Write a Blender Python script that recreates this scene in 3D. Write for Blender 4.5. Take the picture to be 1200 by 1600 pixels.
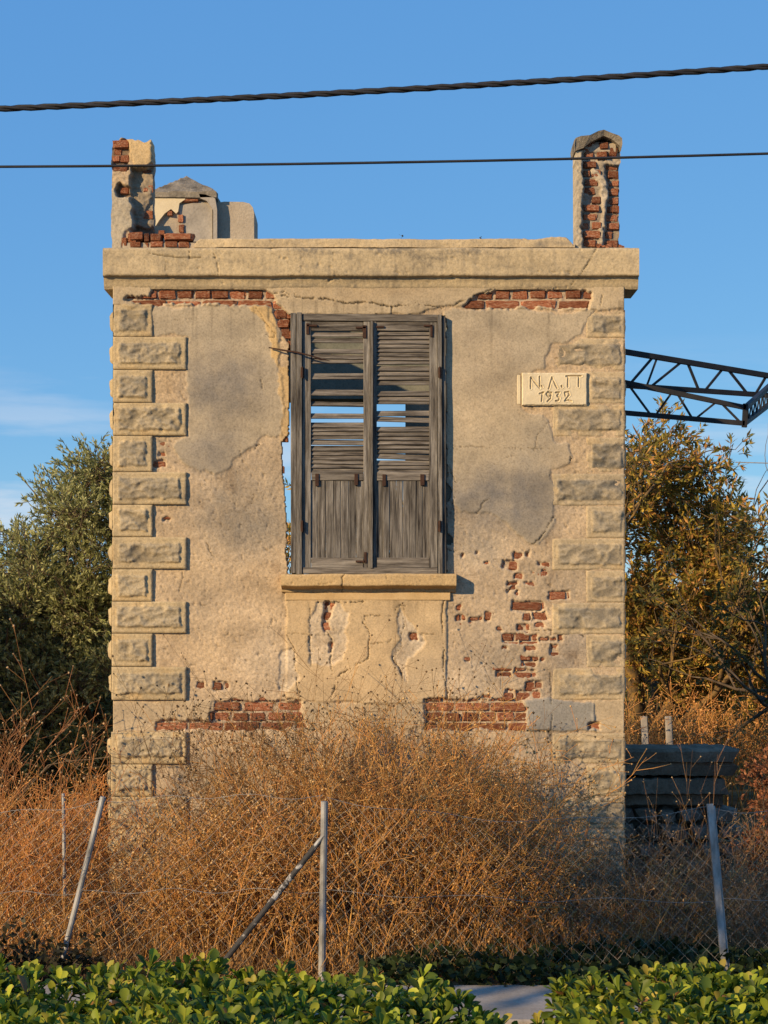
import bpy, math, random
import numpy as np
from mathutils import Vector, Matrix

for o in list(bpy.data.objects):
    bpy.data.objects.remove(o)
scene = bpy.context.scene
COL = scene.collection
rng = np.random.default_rng(7)
random.seed(7)

# ------------------------------------------------------------------ camera, sky, sun, exposure
DIST, F, HZ, CZ = 12.0, 3000.0, 950.0, 2.16      # camera distance, focal length in photo pixels, horizon row, eye height
cam = bpy.data.cameras.new('camera')
cam.lens = F / 1600.0 * 36.0
cam.sensor_width = 36.0
cam.sensor_fit = 'AUTO'
cam.shift_y = (HZ - 800.0) / 1600.0
cam.clip_end = 3000
camo = bpy.data.objects.new('camera', cam)
COL.objects.link(camo)
camo.location = (0, -DIST, CZ)
camo.rotation_euler = (math.radians(90), 0, 0)
scene.camera = camo

SUN = Vector((1.0, 0.86, -0.47)).normalized()      # direction in which sunlight travels
EL = math.asin(-SUN.z)
w = bpy.data.worlds.new('World')
scene.world = w
w.use_nodes = True
nt = w.node_tree
bg = nt.nodes['Background']
sky = nt.nodes.new('ShaderNodeTexSky')
sky.sky_type = 'NISHITA'
sky.sun_disc = False
sky.sun_elevation = EL
sky.sun_rotation = math.atan2(-SUN.x, -SUN.y)
sky.air_density = 1.0
sky.altitude = 3000
sky.dust_density = 0.0
sky.ozone_density = 6.0
# thin cirrus low in the sky
tc = nt.nodes.new('ShaderNodeTexCoord')
mp = nt.nodes.new('ShaderNodeMapping')
mp.inputs['Scale'].default_value = (2.2, 2.2, 16.0)
mp.inputs['Rotation'].default_value = (0.0, 0.07, 0.0)
mp.inputs['Location'].default_value = (1.9, 0.4, 0.6)
ns = nt.nodes.new('ShaderNodeTexNoise')
ns.inputs['Scale'].default_value = 2.6
ns.inputs['Detail'].default_value = 6
ns.inputs['Roughness'].default_value = 0.55
cr = nt.nodes.new('ShaderNodeValToRGB')
cr.color_ramp.elements[0].position = 0.50
cr.color_ramp.elements[1].position = 0.66
cr.color_ramp.elements[1].color = (0.55, 0.55, 0.55, 1)
sx = nt.nodes.new('ShaderNodeSeparateXYZ')
rz = nt.nodes.new('ShaderNodeMapRange')
rz.inputs['From Min'].default_value = 0.14
rz.inputs['From Max'].default_value = 0.06
ml = nt.nodes.new('ShaderNodeMath'); ml.operation = 'MULTIPLY'
mx = nt.nodes.new('ShaderNodeMix'); mx.data_type = 'RGBA'
nt.links.new(tc.outputs['Generated'], mp.inputs['Vector'])
nt.links.new(mp.outputs['Vector'], ns.inputs['Vector'])
nt.links.new(ns.outputs['Fac'], cr.inputs['Fac'])
nt.links.new(tc.outputs['Generated'], sx.inputs['Vector'])
nt.links.new(sx.outputs['Z'], rz.inputs['Value'])
nt.links.new(cr.outputs['Color'], ml.inputs[0])
nt.links.new(rz.outputs['Result'], ml.inputs[1])
nt.links.new(ml.outputs[0], mx.inputs['Factor'])
tint = nt.nodes.new('ShaderNodeMix'); tint.data_type = 'RGBA'; tint.blend_type = 'MULTIPLY'
tint.inputs['Factor'].default_value = 1.0
tint.inputs['B'].default_value = (0.70, 0.56, 0.25, 1)          # clear evening blue over the whole sky: less falloff towards the horizon
nt.links.new(sky.outputs['Color'], tint.inputs['A'])
base = nt.nodes.new('ShaderNodeMix'); base.data_type = 'RGBA'; base.blend_type = 'ADD'
base.inputs['Factor'].default_value = 1.0
base.inputs['B'].default_value = (0.46, 1.74, 4.60, 1)
nt.links.new(tint.outputs['Result'], base.inputs['A'])
nt.links.new(base.outputs['Result'], mx.inputs['A'])
mx.inputs['B'].default_value = (6.2, 6.4, 6.9, 1)
nt.links.new(mx.outputs['Result'], bg.inputs['Color'])
bg.inputs['Strength'].default_value = 0.105

sl = bpy.data.lights.new('sun', 'SUN')
sl.energy = 5.0
sl.angle = math.radians(0.53)
sl.color = (1.0, 0.74, 0.43)
so = bpy.data.objects.new('sun', sl)
COL.objects.link(so)
so.location = (-20, -17, 12)
so.rotation_euler = SUN.to_track_quat('-Z', 'Y').to_euler()

scene.cycles.max_bounces = 5
scene.cycles.diffuse_bounces = 3
scene.view_settings.view_transform = 'Standard'
scene.view_settings.look = 'None'
scene.view_settings.exposure = 0.27
scene.view_settings.gamma = 1.0

# ------------------------------------------------------------------ helpers
S = DIST / F                                        # metres per photo pixel on the front wall


def PX(px): return (px - 600.0) * S
def PZ(py): return CZ - (py - HZ) * S


def at(px, py, y):                                  # a point at depth y that shows at that pixel
    d = DIST + y
    return np.array([(px - 600.0) / F * d, y, CZ - (py - HZ) / F * d])


_tab = np.random.default_rng(3).random((256, 256))


def vnoise(x, y, seed=0):
    x = np.asarray(x, float) + seed * 17.31
    y = np.asarray(y, float) + seed * 9.77
    xi = np.floor(x).astype(int); yi = np.floor(y).astype(int)
    fx = x - xi; fy = y - yi
    fx = fx * fx * (3 - 2 * fx); fy = fy * fy * (3 - 2 * fy)
    g = lambda a, b: _tab[a & 255, b & 255]
    return (g(xi, yi) * (1 - fx) + g(xi + 1, yi) * fx) * (1 - fy) + (g(xi, yi + 1) * (1 - fx) + g(xi + 1, yi + 1) * fx) * fy


def fbm(x, y, seed=0, oct=4, gain=0.5):
    s = 0.0; a = 1.0; t = 0.0
    for k in range(oct):
        s = s + a * (vnoise(x * 2 ** k, y * 2 ** k, seed + k * 3) - 0.5)
        t += a
        a *= gain
    return s / t * 2.0                               # about -1..1


def inpoly(X, Y, poly):
    p = np.asarray(poly, float)
    r = np.zeros(X.shape, bool)
    x0, y0 = p.min(0) - 6; x1, y1 = p.max(0) + 6
    sel = (X > x0) & (X < x1) & (Y > y0) & (Y < y1)
    xs = X[sel]; ys = Y[sel]
    rr = np.zeros(xs.shape, bool)
    n = len(p)
    for i in range(n):
        ax, ay = p[i]; bx, by = p[(i + 1) % n]
        c = (ay > ys) != (by > ys)
        with np.errstate(divide='ignore', invalid='ignore'):
            t = (bx - ax) * (ys - ay) / (by - ay + 1e-12) + ax
        rr ^= c & (xs < t)
    r[sel] = rr
    return r


def linedist(X, Y, pts, reach=8):
    d = np.full(X.shape, 1e9)
    p = np.asarray(pts, float)
    for i in range(len(p) - 1):
        a = p[i]; b = p[i + 1]
        sel = (X > min(a[0], b[0]) - reach) & (X < max(a[0], b[0]) + reach) & (Y > min(a[1], b[1]) - reach) & (Y < max(a[1], b[1]) + reach)
        if not sel.any(): continue
        xs = X[sel] - a[0]; ys = Y[sel] - a[1]
        v = b - a
        t = np.clip((xs * v[0] + ys * v[1]) / (v @ v + 1e-9), 0, 1)
        d[sel] = np.minimum(d[sel], np.hypot(xs - t * v[0], ys - t * v[1]))
    return d


def blur(a, n=1):
    for _ in range(n):
        b = np.pad(a, 1, mode='edge')
        a = (b[:-2, 1:-1] + b[2:, 1:-1] + b[1:-1, :-2] + b[1:-1, 2:] + 2 * b[1:-1, 1:-1]) / 6
    return a


def build(name, V, Fc, mat, parent=None, smooth=False, col=None, off=None):
    me = bpy.data.meshes.new(name)
    if isinstance(V, np.ndarray) and isinstance(Fc, np.ndarray):
        V = np.ascontiguousarray(V, np.float32)
        Fc = np.ascontiguousarray(Fc, np.int32)
        nf, k = Fc.shape
        me.vertices.add(len(V)); me.vertices.foreach_set('co', V.ravel())
        me.loops.add(nf * k); me.loops.foreach_set('vertex_index', Fc.ravel())
        me.polygons.add(nf); me.polygons.foreach_set('loop_start', np.arange(0, nf * k, k, dtype=np.int32))
        me.update(calc_edges=True)
    else:
        me.from_pydata([tuple(v) for v in V], [], [tuple(int(i) for i in f) for f in Fc])
        me.update()
    if col is not None:
        ca = me.color_attributes.new('Col', 'FLOAT_COLOR', 'POINT')
        c4 = np.ones((len(V), 4), np.float32); c = np.asarray(col)
        c4[:, :c.shape[1]] = c
        ca.data.foreach_set('color', c4.ravel())
    if smooth:
        me.polygons.foreach_set('use_smooth', np.ones(len(me.polygons), bool))
    if mat: me.materials.append(mat)
    o = bpy.data.objects.new(name, me)
    COL.objects.link(o)
    if parent is not None: attach(o, parent)
    return o


def attach(o, parent):
    o.parent = parent
    if parent.type == 'EMPTY':
        o.matrix_parent_inverse = Matrix.Translation(-Vector(parent.location))


def thing(name, label, cat, loc=(0, 0, 0), group=None):
    o = bpy.data.objects.new(name, None)
    COL.objects.link(o)
    o.location = loc
    o.empty_display_size = 0.2
    return tag(o, label, cat, group)


def tag(o, label=None, cat=None, group=None, kind=None):
    if label: o['label'] = label
    if cat: o['category'] = cat
    if group: o['group'] = group
    if kind: o['kind'] = kind
    return o


class MB:
    def __init__(s): s.v = []; s.f = []
    def add(s, V, Fc):
        n = len(s.v)
        s.v.extend([tuple(float(c) for c in v) for v in V])
        s.f.extend([tuple(int(i) + n for i in f) for f in Fc])
        return s
    def box(s, x0, x1, y0, y1, z0, z1, bev=0.0):
        return s.add(*boxvf(x0, x1, y0, y1, z0, z1, bev))
    def build(s, name, mat, parent=None, smooth=False):
        return build(name, s.v, s.f, mat, parent, smooth)


def _boxtopo():
    idx = {}
    n = 0
    for sx_ in (0, 1):
        for sy_ in (0, 1):
            for sz_ in (0, 1):
                for a in range(3):
                    idx[(sx_, sy_, sz_, a)] = n; n += 1
    faces = []
    cs = [(i, j, k) for i in (0, 1) for j in (0, 1) for k in (0, 1)]
    for a in range(3):
        b, c = (a + 1) % 3, (a + 2) % 3
        for s in (0, 1):
            q = []
            for (i, j) in ((0, 0), (1, 0), (1, 1), (0, 1)):
                k = [0, 0, 0]; k[a] = s; k[b] = i; k[c] = j
                q.append(idx[(*k, a)])
            faces.append(q)
    for c in range(3):
        a, b = (c + 1) % 3, (c + 2) % 3
        for s in (0, 1):
            for t in (0, 1):
                k0 = [0, 0, 0]; k0[a] = s; k0[b] = t; k1 = list(k0); k1[c] = 1
                faces.append([idx[(*k0, a)], idx[(*k1, a)], idx[(*k1, b)], idx[(*k0, b)]])
    for k in cs:
        faces.append([idx[(*k, 0)], idx[(*k, 1)], idx[(*k, 2)]])
    return idx, faces


_BI, _BF = _boxtopo()


def boxvf(x0, x1, y0, y1, z0, z1, bev=0.0):
    lo = np.array([x0, y0, z0], float); hi = np.array([x1, y1, z1], float)
    ce = (lo + hi) / 2
    if bev <= 0:
        V = np.array([[(lo, hi)[i][0], (lo, hi)[j][1], (lo, hi)[k][2]] for i in (0, 1) for j in (0, 1) for k in (0, 1)])
        Fc = [[0, 1, 3, 2], [4, 6, 7, 5], [0, 4, 5, 1], [2, 3, 7, 6], [0, 2, 6, 4], [1, 5, 7, 3]]
        return V, Fc
    V = np.zeros((24, 3))
    for (i, j, k, a), n in _BI.items():
        p = np.array([(lo, hi)[i][0], (lo, hi)[j][1], (lo, hi)[k][2]])
        for b in range(3):
            if b != a: p[b] += bev if (i, j, k)[b] == 0 else -bev
        V[n] = p
    out = []
    for f in _BF:
        q = V[f]
        nrm = np.cross(q[1] - q[0], q[2] - q[0])
        out.append(list(f) if nrm @ (q.mean(0) - ce) > 0 else list(f)[::-1])
    return V, out


def rot(V, c, ax, ang):
    R = np.array(Matrix.Rotation(ang, 3, ax))
    c = np.asarray(c)
    return (np.asarray(V) - c) @ R.T + c


def tubes(P, R, sides=3):
    """P (N,K,3) poly lines, R (N,K) radii -> verts, quads"""
    P = np.asarray(P, float); N, K, _ = P.shape
    R = np.broadcast_to(np.asarray(R, float), (N, K))
    T = np.gradient(P, axis=1)
    T /= np.linalg.norm(T, axis=2, keepdims=True) + 1e-9
    ref = np.zeros_like(T); ref[..., 1] = 1.0
    par = np.abs(T[..., 1]) > 0.9
    ref[par] = (1, 0, 0)
    A = np.cross(T, ref); A /= np.linalg.norm(A, axis=2, keepdims=True) + 1e-9
    B = np.cross(T, A)
    th = np.arange(sides) * 2 * math.pi / sides
    V = P[:, :, None] + R[:, :, None, None] * (A[:, :, None] * np.cos(th)[None, None, :, None] + B[:, :, None] * np.sin(th)[None, None, :, None])
    idx = np.arange(N * K * sides).reshape(N, K, sides)
    a = idx[:, :-1, :]; b = idx[:, 1:, :]
    Q = np.stack([a, np.roll(a, -1, 2), np.roll(b, -1, 2), b], -1).reshape(-1, 4)
    return V.reshape(-1, 3), Q


def inst(T, TF, O, A, B, C):
    V = O[:, None] + T[None, :, 0:1] * A[:, None] + T[None, :, 1:2] * B[:, None] + T[None, :, 2:3] * C[:, None]
    n = len(T)
    Fc = (np.asarray(TF)[None] + (np.arange(len(O)) * n)[:, None, None]).reshape(-1, np.asarray(TF).shape[1])
    return V.reshape(-1, 3), Fc


def unit(v): return v / (np.linalg.norm(v, axis=-1, keepdims=True) + 1e-9)


def rdir(n): return unit(rng.normal(size=(n, 3)))


def join(parts):
    Vs, Fs, Cs = [], [], []
    n = 0
    for p in parts:
        Vs.append(p[0]); Fs.append(p[1] + n); n += len(p[0])
        Cs.append(np.broadcast_to(np.asarray(p[2], float), (len(p[0]), 3)) if len(p) > 2 else np.ones((len(p[0]), 3)))
    return np.concatenate(Vs), np.concatenate(Fs), np.concatenate(Cs)


# ------------------------------------------------------------------ materials
def newmat(name):
    m = bpy.data.materials.new(name); m.use_nodes = True
    t = m.node_tree
    b = t.nodes['Principled BSDF']
    b.inputs['Specular IOR Level'].default_value = 0.25
    return m, t, b


def N(t, kind, **kw):
    n = t.nodes.new(kind)
    for k, v in kw.items():
        if k.startswith('i_'):
            n.inputs[k[2:].replace('_', ' ')].default_value = v
        else: setattr(n, k, v)
    return n


def ramp(t, stops):
    r = t.nodes.new('ShaderNodeValToRGB')
    e = r.color_ramp.elements
    while len(e) < len(stops): e.new(0.5)
    for k, (p, c) in enumerate(stops):
        e[k].position = p; e[k].color = (*c, 1) if len(c) == 3 else c
    return r


def surf(name, stops, scale=6.0, rough=0.9, bump=0.3, bscale=60.0, stretch=(1, 1, 1), vcol=False, objrand=0.0, spec=0.2, bdist=0.004, detail=6, speck=0.0):
    """noise-coloured surface with fine relief; vcol multiplies by the piece's own colour attribute"""
    m, t, b = newmat(name)
    L = t.links.new
    tc = N(t, 'ShaderNodeTexCoord')
    mp = N(t, 'ShaderNodeMapping'); mp.inputs['Scale'].default_value = stretch
    L(tc.outputs['Object'], mp.inputs['Vector'])
    oi = None
    if objrand > 0:
        oi = N(t, 'ShaderNodeObjectInfo')
        ad = N(t, 'ShaderNodeVectorMath', operation='ADD')
        sc = N(t, 'ShaderNodeVectorMath', operation='SCALE'); sc.inputs['Scale'].default_value = 37.0
        cb = N(t, 'ShaderNodeCombineXYZ')
        L(oi.outputs['Random'], cb.inputs['X']); L(oi.outputs['Random'], cb.inputs['Z'])
        L(cb.outputs[0], sc.inputs[0])
        L(mp.outputs[0], ad.inputs[0]); L(sc.outputs[0], ad.inputs[1])
        vec = ad.outputs[0]
    else: vec = mp.outputs[0]
    n1 = N(t, 'ShaderNodeTexNoise', i_Scale=scale, i_Detail=detail, i_Roughness=0.62)
    L(vec, n1.inputs['Vector'])
    r = ramp(t, stops)
    L(n1.outputs['Fac'], r.inputs['Fac'])
    c = r.outputs['Color']
    if objrand > 0:
        hs = N(t, 'ShaderNodeHueSaturation')
        mr = N(t, 'ShaderNodeMapRange'); mr.inputs['To Min'].default_value = 1 - objrand; mr.inputs['To Max'].default_value = 1 + objrand
        L(oi.outputs['Random'], mr.inputs['Value']); L(mr.outputs[0], hs.inputs['Value'])
        L(c, hs.inputs['Color']); c = hs.outputs['Color']
    if vcol:
        at_ = N(t, 'ShaderNodeVertexColor', layer_name='Col')
        mm = N(t, 'ShaderNodeMix', data_type='RGBA', blend_type='MULTIPLY')
        mm.inputs['Factor'].default_value = 1.0
        L(c, mm.inputs['A']); L(at_.outputs['Color'], mm.inputs['B']); c = mm.outputs['Result']
    n2 = N(t, 'ShaderNodeTexNoise', i_Scale=bscale, i_Detail=5.0, i_Roughness=0.7)
    L(vec, n2.inputs['Vector'])
    if speck > 0:
        r2 = ramp(t, [(0.30, (1 - speck,) * 3), (0.5, (1, 1, 1)), (0.72, (1 + speck * 0.5,) * 3)])
        L(n2.outputs['Fac'], r2.inputs['Fac'])
        mm = N(t, 'ShaderNodeMix', data_type='RGBA', blend_type='MULTIPLY'); mm.inputs['Factor'].default_value = 1.0
        L(c, mm.inputs['A']); L(r2.outputs['Color'], mm.inputs['B']); c = mm.outputs['Result']
    L(c, b.inputs['Base Color'])
    b.inputs['Roughness'].default_value = rough
    b.inputs['Specular IOR Level'].default_value = spec
    bp = N(t, 'ShaderNodeBump', i_Strength=bump, i_Distance=bdist)
    L(n2.outputs['Fac'], bp.inputs['Height']); L(bp.outputs[0], b.inputs['Normal'])
    return m


def leafmat(name, tint=(1, 1, 1), trans=0.3, rough=0.5, spec=0.3):
    m, t, b = newmat(name)
    L = t.links.new
    a = N(t, 'ShaderNodeVertexColor', layer_name='Col')
    oi = N(t, 'ShaderNodeObjectInfo')
    hs = N(t, 'ShaderNodeHueSaturation')
    mr = N(t, 'ShaderNodeMapRange'); mr.inputs['To Min'].default_value = 0.8; mr.inputs['To Max'].default_value = 1.2
    L(oi.outputs['Random'], mr.inputs['Value']); L(mr.outputs[0], hs.inputs['Value']); L(a.outputs['Color'], hs.inputs['Color'])
    L(hs.outputs['Color'], b.inputs['Base Color'])
    b.inputs['Roughness'].default_value = rough
    b.inputs['Specular IOR Level'].default_value = spec
    tr = N(t, 'ShaderNodeBsdfTranslucent')
    L(hs.outputs['Color'], tr.inputs['Color'])
    ms = N(t, 'ShaderNodeMixShader'); ms.inputs[0].default_value = trans
    L(b.outputs[0], ms.inputs[1]); L(tr.outputs[0], ms.inputs[2])
    L(ms.outputs[0], t.nodes['Material Output'].inputs['Surface'])
    return m


M = {}
M['plaster'] = surf('weathered_plaster', [(0.25, (0.70, 0.685, 0.65)), (0.5, (.97, .945, .88)), (0.75, (1.10, 1.065, .97))], 3.4, 0.95, 0.55, 95.0, vcol=True, spec=0.1, bdist=0.004, speck=0.32)
M['wallside'] = surf('old_render', [(0.25, (0.30, 0.25, 0.19)), (0.5, (0.42, 0.35, 0.26)), (0.75, (0.48, 0.41, 0.31))], 2.5, 0.95, 0.6, 60.0, spec=0.1, bdist=0.008, speck=0.2)
M['brick'] = surf('red_brick', [(0.30, (0.13, 0.05, 0.03)), (0.45, (0.27, 0.095, 0.047)), (0.56, (0.35, 0.145, 0.078)), (0.66, (0.42, 0.28, 0.18))], 7.0, 0.95, 0.9, 50.0, objrand=0.38, spec=0.08, bdist=0.006, speck=0.25)
M['wood_v'] = surf('grey_weathered_wood_upright', [(0.32, (0.035, 0.030, 0.026)), (0.48, (0.125, 0.112, 0.096)), (0.7, (0.27, 0.248, 0.215))], 5.0, 0.85, 0.9, 22.0, stretch=(11, 11, 0.8), objrand=0.22, spec=0.15, bdist=0.004, speck=0.3)
M['wood_h'] = surf('grey_weathered_wood_lying', [(0.32, (0.04, 0.034, 0.029)), (0.48, (0.14, 0.122, 0.102)), (0.7, (0.28, 0.25, 0.21))], 5.0, 0.85, 0.9, 22.0, stretch=(0.8, 11, 11), objrand=0.22, spec=0.15, bdist=0.004, speck=0.3)
M['rust'] = surf('rusty_iron', [(0.3, (0.035, 0.02, 0.015)), (0.7, (0.075, 0.038, 0.025))], 40, 0.9, 0.5, 150)
M['sill'] = surf('ochre_plaster', [(0.25, (0.38, 0.26, 0.13)), (0.5, (0.53, 0.375, 0.195)), (0.75, (0.60, 0.45, 0.26))], 5.0, 0.92, 0.4, 90, spec=0.1, speck=0.15)
M['plaque'] = surf('pale_cement', [(0.3, (0.57, 0.475, 0.31)), (0.7, (0.70, 0.60, 0.41))], 7.0, 0.92, 0.3, 120, spec=0.1, speck=0.12)
M['galv'] = surf('galvanised_steel', [(0.34, (0.17, 0.165, 0.155)), (0.5, (0.30, 0.295, 0.28)), (0.68, (0.46, 0.45, 0.43))], 20, 0.5, 0.2, 90, stretch=(1, 1, 0.4), spec=0.5)
M['galv'].node_tree.nodes['Principled BSDF'].inputs['Metallic'].default_value = 0.2
M['dirtypipe'] = surf('painted_pipe_worn', [(0.40, (0.035, 0.033, 0.03)), (0.56, (0.06, 0.055, 0.05)), (0.60, (0.36, 0.34, 0.31))], 16, 0.7, 0.4, 90, spec=0.3)
M['wire'] = surf('galvanised_wire', [(0.3, (0.22, 0.20, 0.175)), (0.7, (0.42, 0.39, 0.34))], 25, 0.6, 0.1, 100, spec=0.4)
M['cable'] = surf('black_cable', [(0.3, (0.012, 0.012, 0.014)), (0.7, (0.03, 0.03, 0.034))], 10, 0.6, 0.2, 60, spec=0.3)
M['steel'] = surf('dark_painted_steel', [(0.3, (0.012, 0.012, 0.013)), (0.7, (0.03, 0.028, 0.027))], 8, 0.6, 0.3, 60, spec=0.3)
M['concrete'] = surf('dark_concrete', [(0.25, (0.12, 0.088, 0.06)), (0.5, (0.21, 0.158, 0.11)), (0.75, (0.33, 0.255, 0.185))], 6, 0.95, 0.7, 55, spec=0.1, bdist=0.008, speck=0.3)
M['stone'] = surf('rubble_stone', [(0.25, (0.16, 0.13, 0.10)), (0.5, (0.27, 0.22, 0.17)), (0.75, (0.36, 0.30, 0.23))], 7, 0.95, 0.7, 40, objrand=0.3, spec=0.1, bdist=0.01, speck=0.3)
M['path'] = surf('pale_concrete', [(0.3, (0.26, 0.225, 0.185)), (0.7, (0.40, 0.355, 0.30))], 4, 0.9, 0.4, 60, spec=0.15, speck=0.2)
M['asphalt'] = surf('asphalt', [(0.3, (0.04, 0.04, 0.042)), (0.7, (0.065, 0.064, 0.062))], 5, 0.9, 0.5, 120, spec=0.2)
M['ground'] = surf('dry_earth', [(0.3, (0.10, 0.065, 0.032)), (0.5, (0.19, 0.125, 0.06)), (0.7, (0.28, 0.20, 0.10))], 1.5, 1.0, 0.8, 30, spec=0.05, bdist=0.02, speck=0.3)
M['weed'] = leafmat('dry_stems', trans=0.32, rough=0.7, spec=0.15)
M['leaf'] = leafmat('leaves', trans=0.36, rough=0.5, spec=0.22)
M['hedgeleaf'] = leafmat('hedge_leaves', trans=0.38, rough=0.48, spec=0.25)
M['bark'] = surf('bark', [(0.3, (0.045, 0.034, 0.025)), (0.55, (0.12, 0.088, 0.06)), (0.75, (0.22, 0.165, 0.10))], 12, 0.95, 0.9, 30, stretch=(1, 1, 0.35), spec=0.1, bdist=0.01)
M['lichenbark'] = surf('bark_with_lichen', [(0.35, (0.06, 0.045, 0.03)), (0.5, (0.15, 0.10, 0.05)), (0.66, (0.30, 0.18, 0.05))], 9, 0.95, 0.9, 30, spec=0.1, bdist=0.01)

# ------------------------------------------------------------------ ground, path, road
def gz(x, y):
    """ground level: the lot lies a little below the roadside strip"""
    y = np.asarray(y, float)
    t = np.clip((y + 2.4) / 2.0, 0, 1)
    base = 0.24 * (1 - t * t * (3 - 2 * t))
    return base + 0.03 * fbm(np.asarray(x) * 0.9, y * 0.9, 5, 3) * (y > -2.3)


def axis(lim, near, step):
    a = list(np.arange(-near, near + 1e-6, step))
    s = step
    while a[-1] < lim:
        s *= 1.35
        a.append(a[-1] + s)
    s = step
    while a[0] > -lim:
        s *= 1.35
        a.insert(0, a[0] - s)
    return np.array(a)


ax_ = axis(900, 7, 0.25); ay_ = axis(900, 7, 0.25)
gx, gy = np.meshgrid(ax_, ay_, indexing='ij')
gzv = gz(gx, gy)
far = np.clip((gy - 30) / 170, 0, 1)
gzv = gzv + far * far * 6.0 * (0.7 + 0.4 * fbm(gx * 0.02, gy * 0.02, 8, 3))
V = np.stack([gx, gy, gzv], -1).reshape(-1, 3)
ii = np.arange(gx.size).reshape(gx.shape)
Q = np.stack([ii[:-1, :-1], ii[1:, :-1], ii[1:, 1:], ii[:-1, 1:]], -1).reshape(-1, 4)
g = build('ground', V, Q, M['ground'], smooth=True); tag(g, kind='structure')
b = MB()
for k in range(-14, 15):
    b.box(k * 1.2 + 0.004, (k + 1) * 1.2 - 0.004, -3.35, -2.55, 0.1, 0.305 + 0.006 * math.sin(k * 5.1), 0.008)
p = b.build('footpath', M['path']); tag(p, kind='structure')
r = MB().box(-60, 60, -16.0, -7.2, 0.0, 0.36, 0.0).build('road', M['asphalt']); tag(r, kind='structure')
k_ = MB()
for k in range(-20, 21):
    k_.box(k * 1.0 + .003, (k + 1) * 1.0 - .003, -7.2, -7.05, 0.1, 0.47, 0.012)
kb = k_.build('kerb', M['path']); tag(kb, kind='structure')

# ------------------------------------------------------------------ the ruined house
house = thing('ruined_house', 'roofless plastered brick house front with quoins and closed grey shutters', 'house', (PX(575), 0.0, 0.0))

# --- front wall as a relief of plaster coats, bared brick and cracks
GX0, GX1, GY0, GY1 = 177.0, 976.0, 430.0, 1492.0
STEP = 1.5
xs = np.arange(GX0, GX1 + 0.1, STEP); ys = np.arange(GY0, GY1 + 0.1, STEP)
X, Y = np.meshgrid(xs, ys, indexing='ij')


def warp(amp, sc, seed):
    return X + amp * fbm(X / sc, Y / sc, seed, 4, 0.6), Y + amp * fbm(X / sc, Y / sc, seed + 11, 4, 0.6)


W1 = warp(7, 14, 1)       # brick holes
W2 = warp(16, 40, 2)      # coat edges
HOLES = [
    [(195, 472), (203, 463), (232, 461), (240, 447), (300, 445), (345, 447), (375, 448), (395, 446), (418, 455), (428, 458), (430, 476), (441, 480), (447, 490), (458, 492), (458, 532), (449, 535), (439, 520), (433, 500), (426, 484), (420, 477), (300, 477), (240, 475), (205, 474)],
    [(722, 480), (740, 465), (765, 454), (790, 450), (850, 452), (880, 449), (923, 456), (923, 483), (880, 483), (820, 481), (735, 482)],
    [(245, 1130), (250, 1126), (328, 1126), (326, 1115), (335, 1111), (333, 1096), (470, 1094), (478, 1138), (330, 1141), (247, 1141)],
    [(662, 1096), (668, 1093), (815, 1092), (817, 1103), (823, 1108), (823, 1140), (662, 1140)],
    [(509, 940), (524, 941), (517, 955), (514, 970), (519, 985), (511, 986), (507, 992), (502, 980), (503, 965), (507, 950)],
    [(515, 1006), (521, 1006), (520, 1016), (516, 1021)],
]
for (x0, y0, x1, y1) in [
    (803, 861, 815, 873), (785, 876, 807, 889), (820, 862, 827, 870), (840, 876, 856, 883), (804, 894, 815, 904), (846, 890, 853, 898),
    (791, 909, 809, 915), (819, 909, 833, 913), (797, 916, 806, 921), (857, 924, 888, 937), (799, 940, 851, 955), (816, 957, 829, 969), (832, 957, 855, 971),
    (713, 962, 725, 970), (732, 963, 754, 971), (759, 958, 767, 970), (809, 976, 826, 986), (836, 974, 849, 981), (786, 991, 811, 1004),
    (813, 991, 841, 1005), (845, 997, 871, 1004), (873, 993, 880, 1005), (817, 1009, 836, 1017), (861, 1009, 872, 1023), (814, 1026, 840, 1040),
    (843, 1027, 851, 1035), (777, 1045, 800, 1057), (804, 1044, 836, 1057), (821, 1063, 833, 1077), (834, 1063, 848, 1076), (790, 1078, 802, 1093),
    (806, 1078, 843, 1092), (754, 1085, 766, 1091), (920, 1130, 937, 1141), (713, 946, 720, 954), (728, 1028, 734, 1036), (786, 1009, 792, 1014),
    (722, 863, 726, 871), (743, 860, 749, 864), (755, 875, 763, 879), (251, 691, 257, 695), (246, 707, 259, 714), (239, 719, 259, 729), (255, 809, 266, 815),
    (334, 1064, 358, 1077), (308, 1067, 318, 1076), (639, 990, 651, 1003), (792, 922, 800, 927), (806, 923, 810, 929), (775, 980, 782, 986)]:
    HOLES.append([(x0, y0), (x1, y0), (x1, y1), (x0, y1)])
hole = np.zeros(X.shape, bool)
for h in HOLES:
    small = (max(q[0] for q in h) - min(q[0] for q in h)) < 60
    wx, wy = (X + (W1[0] - X) * 0.75, Y + (W1[1] - Y) * 0.75) if small else W1
    hole |= inpoly(wx, wy, h)

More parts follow.
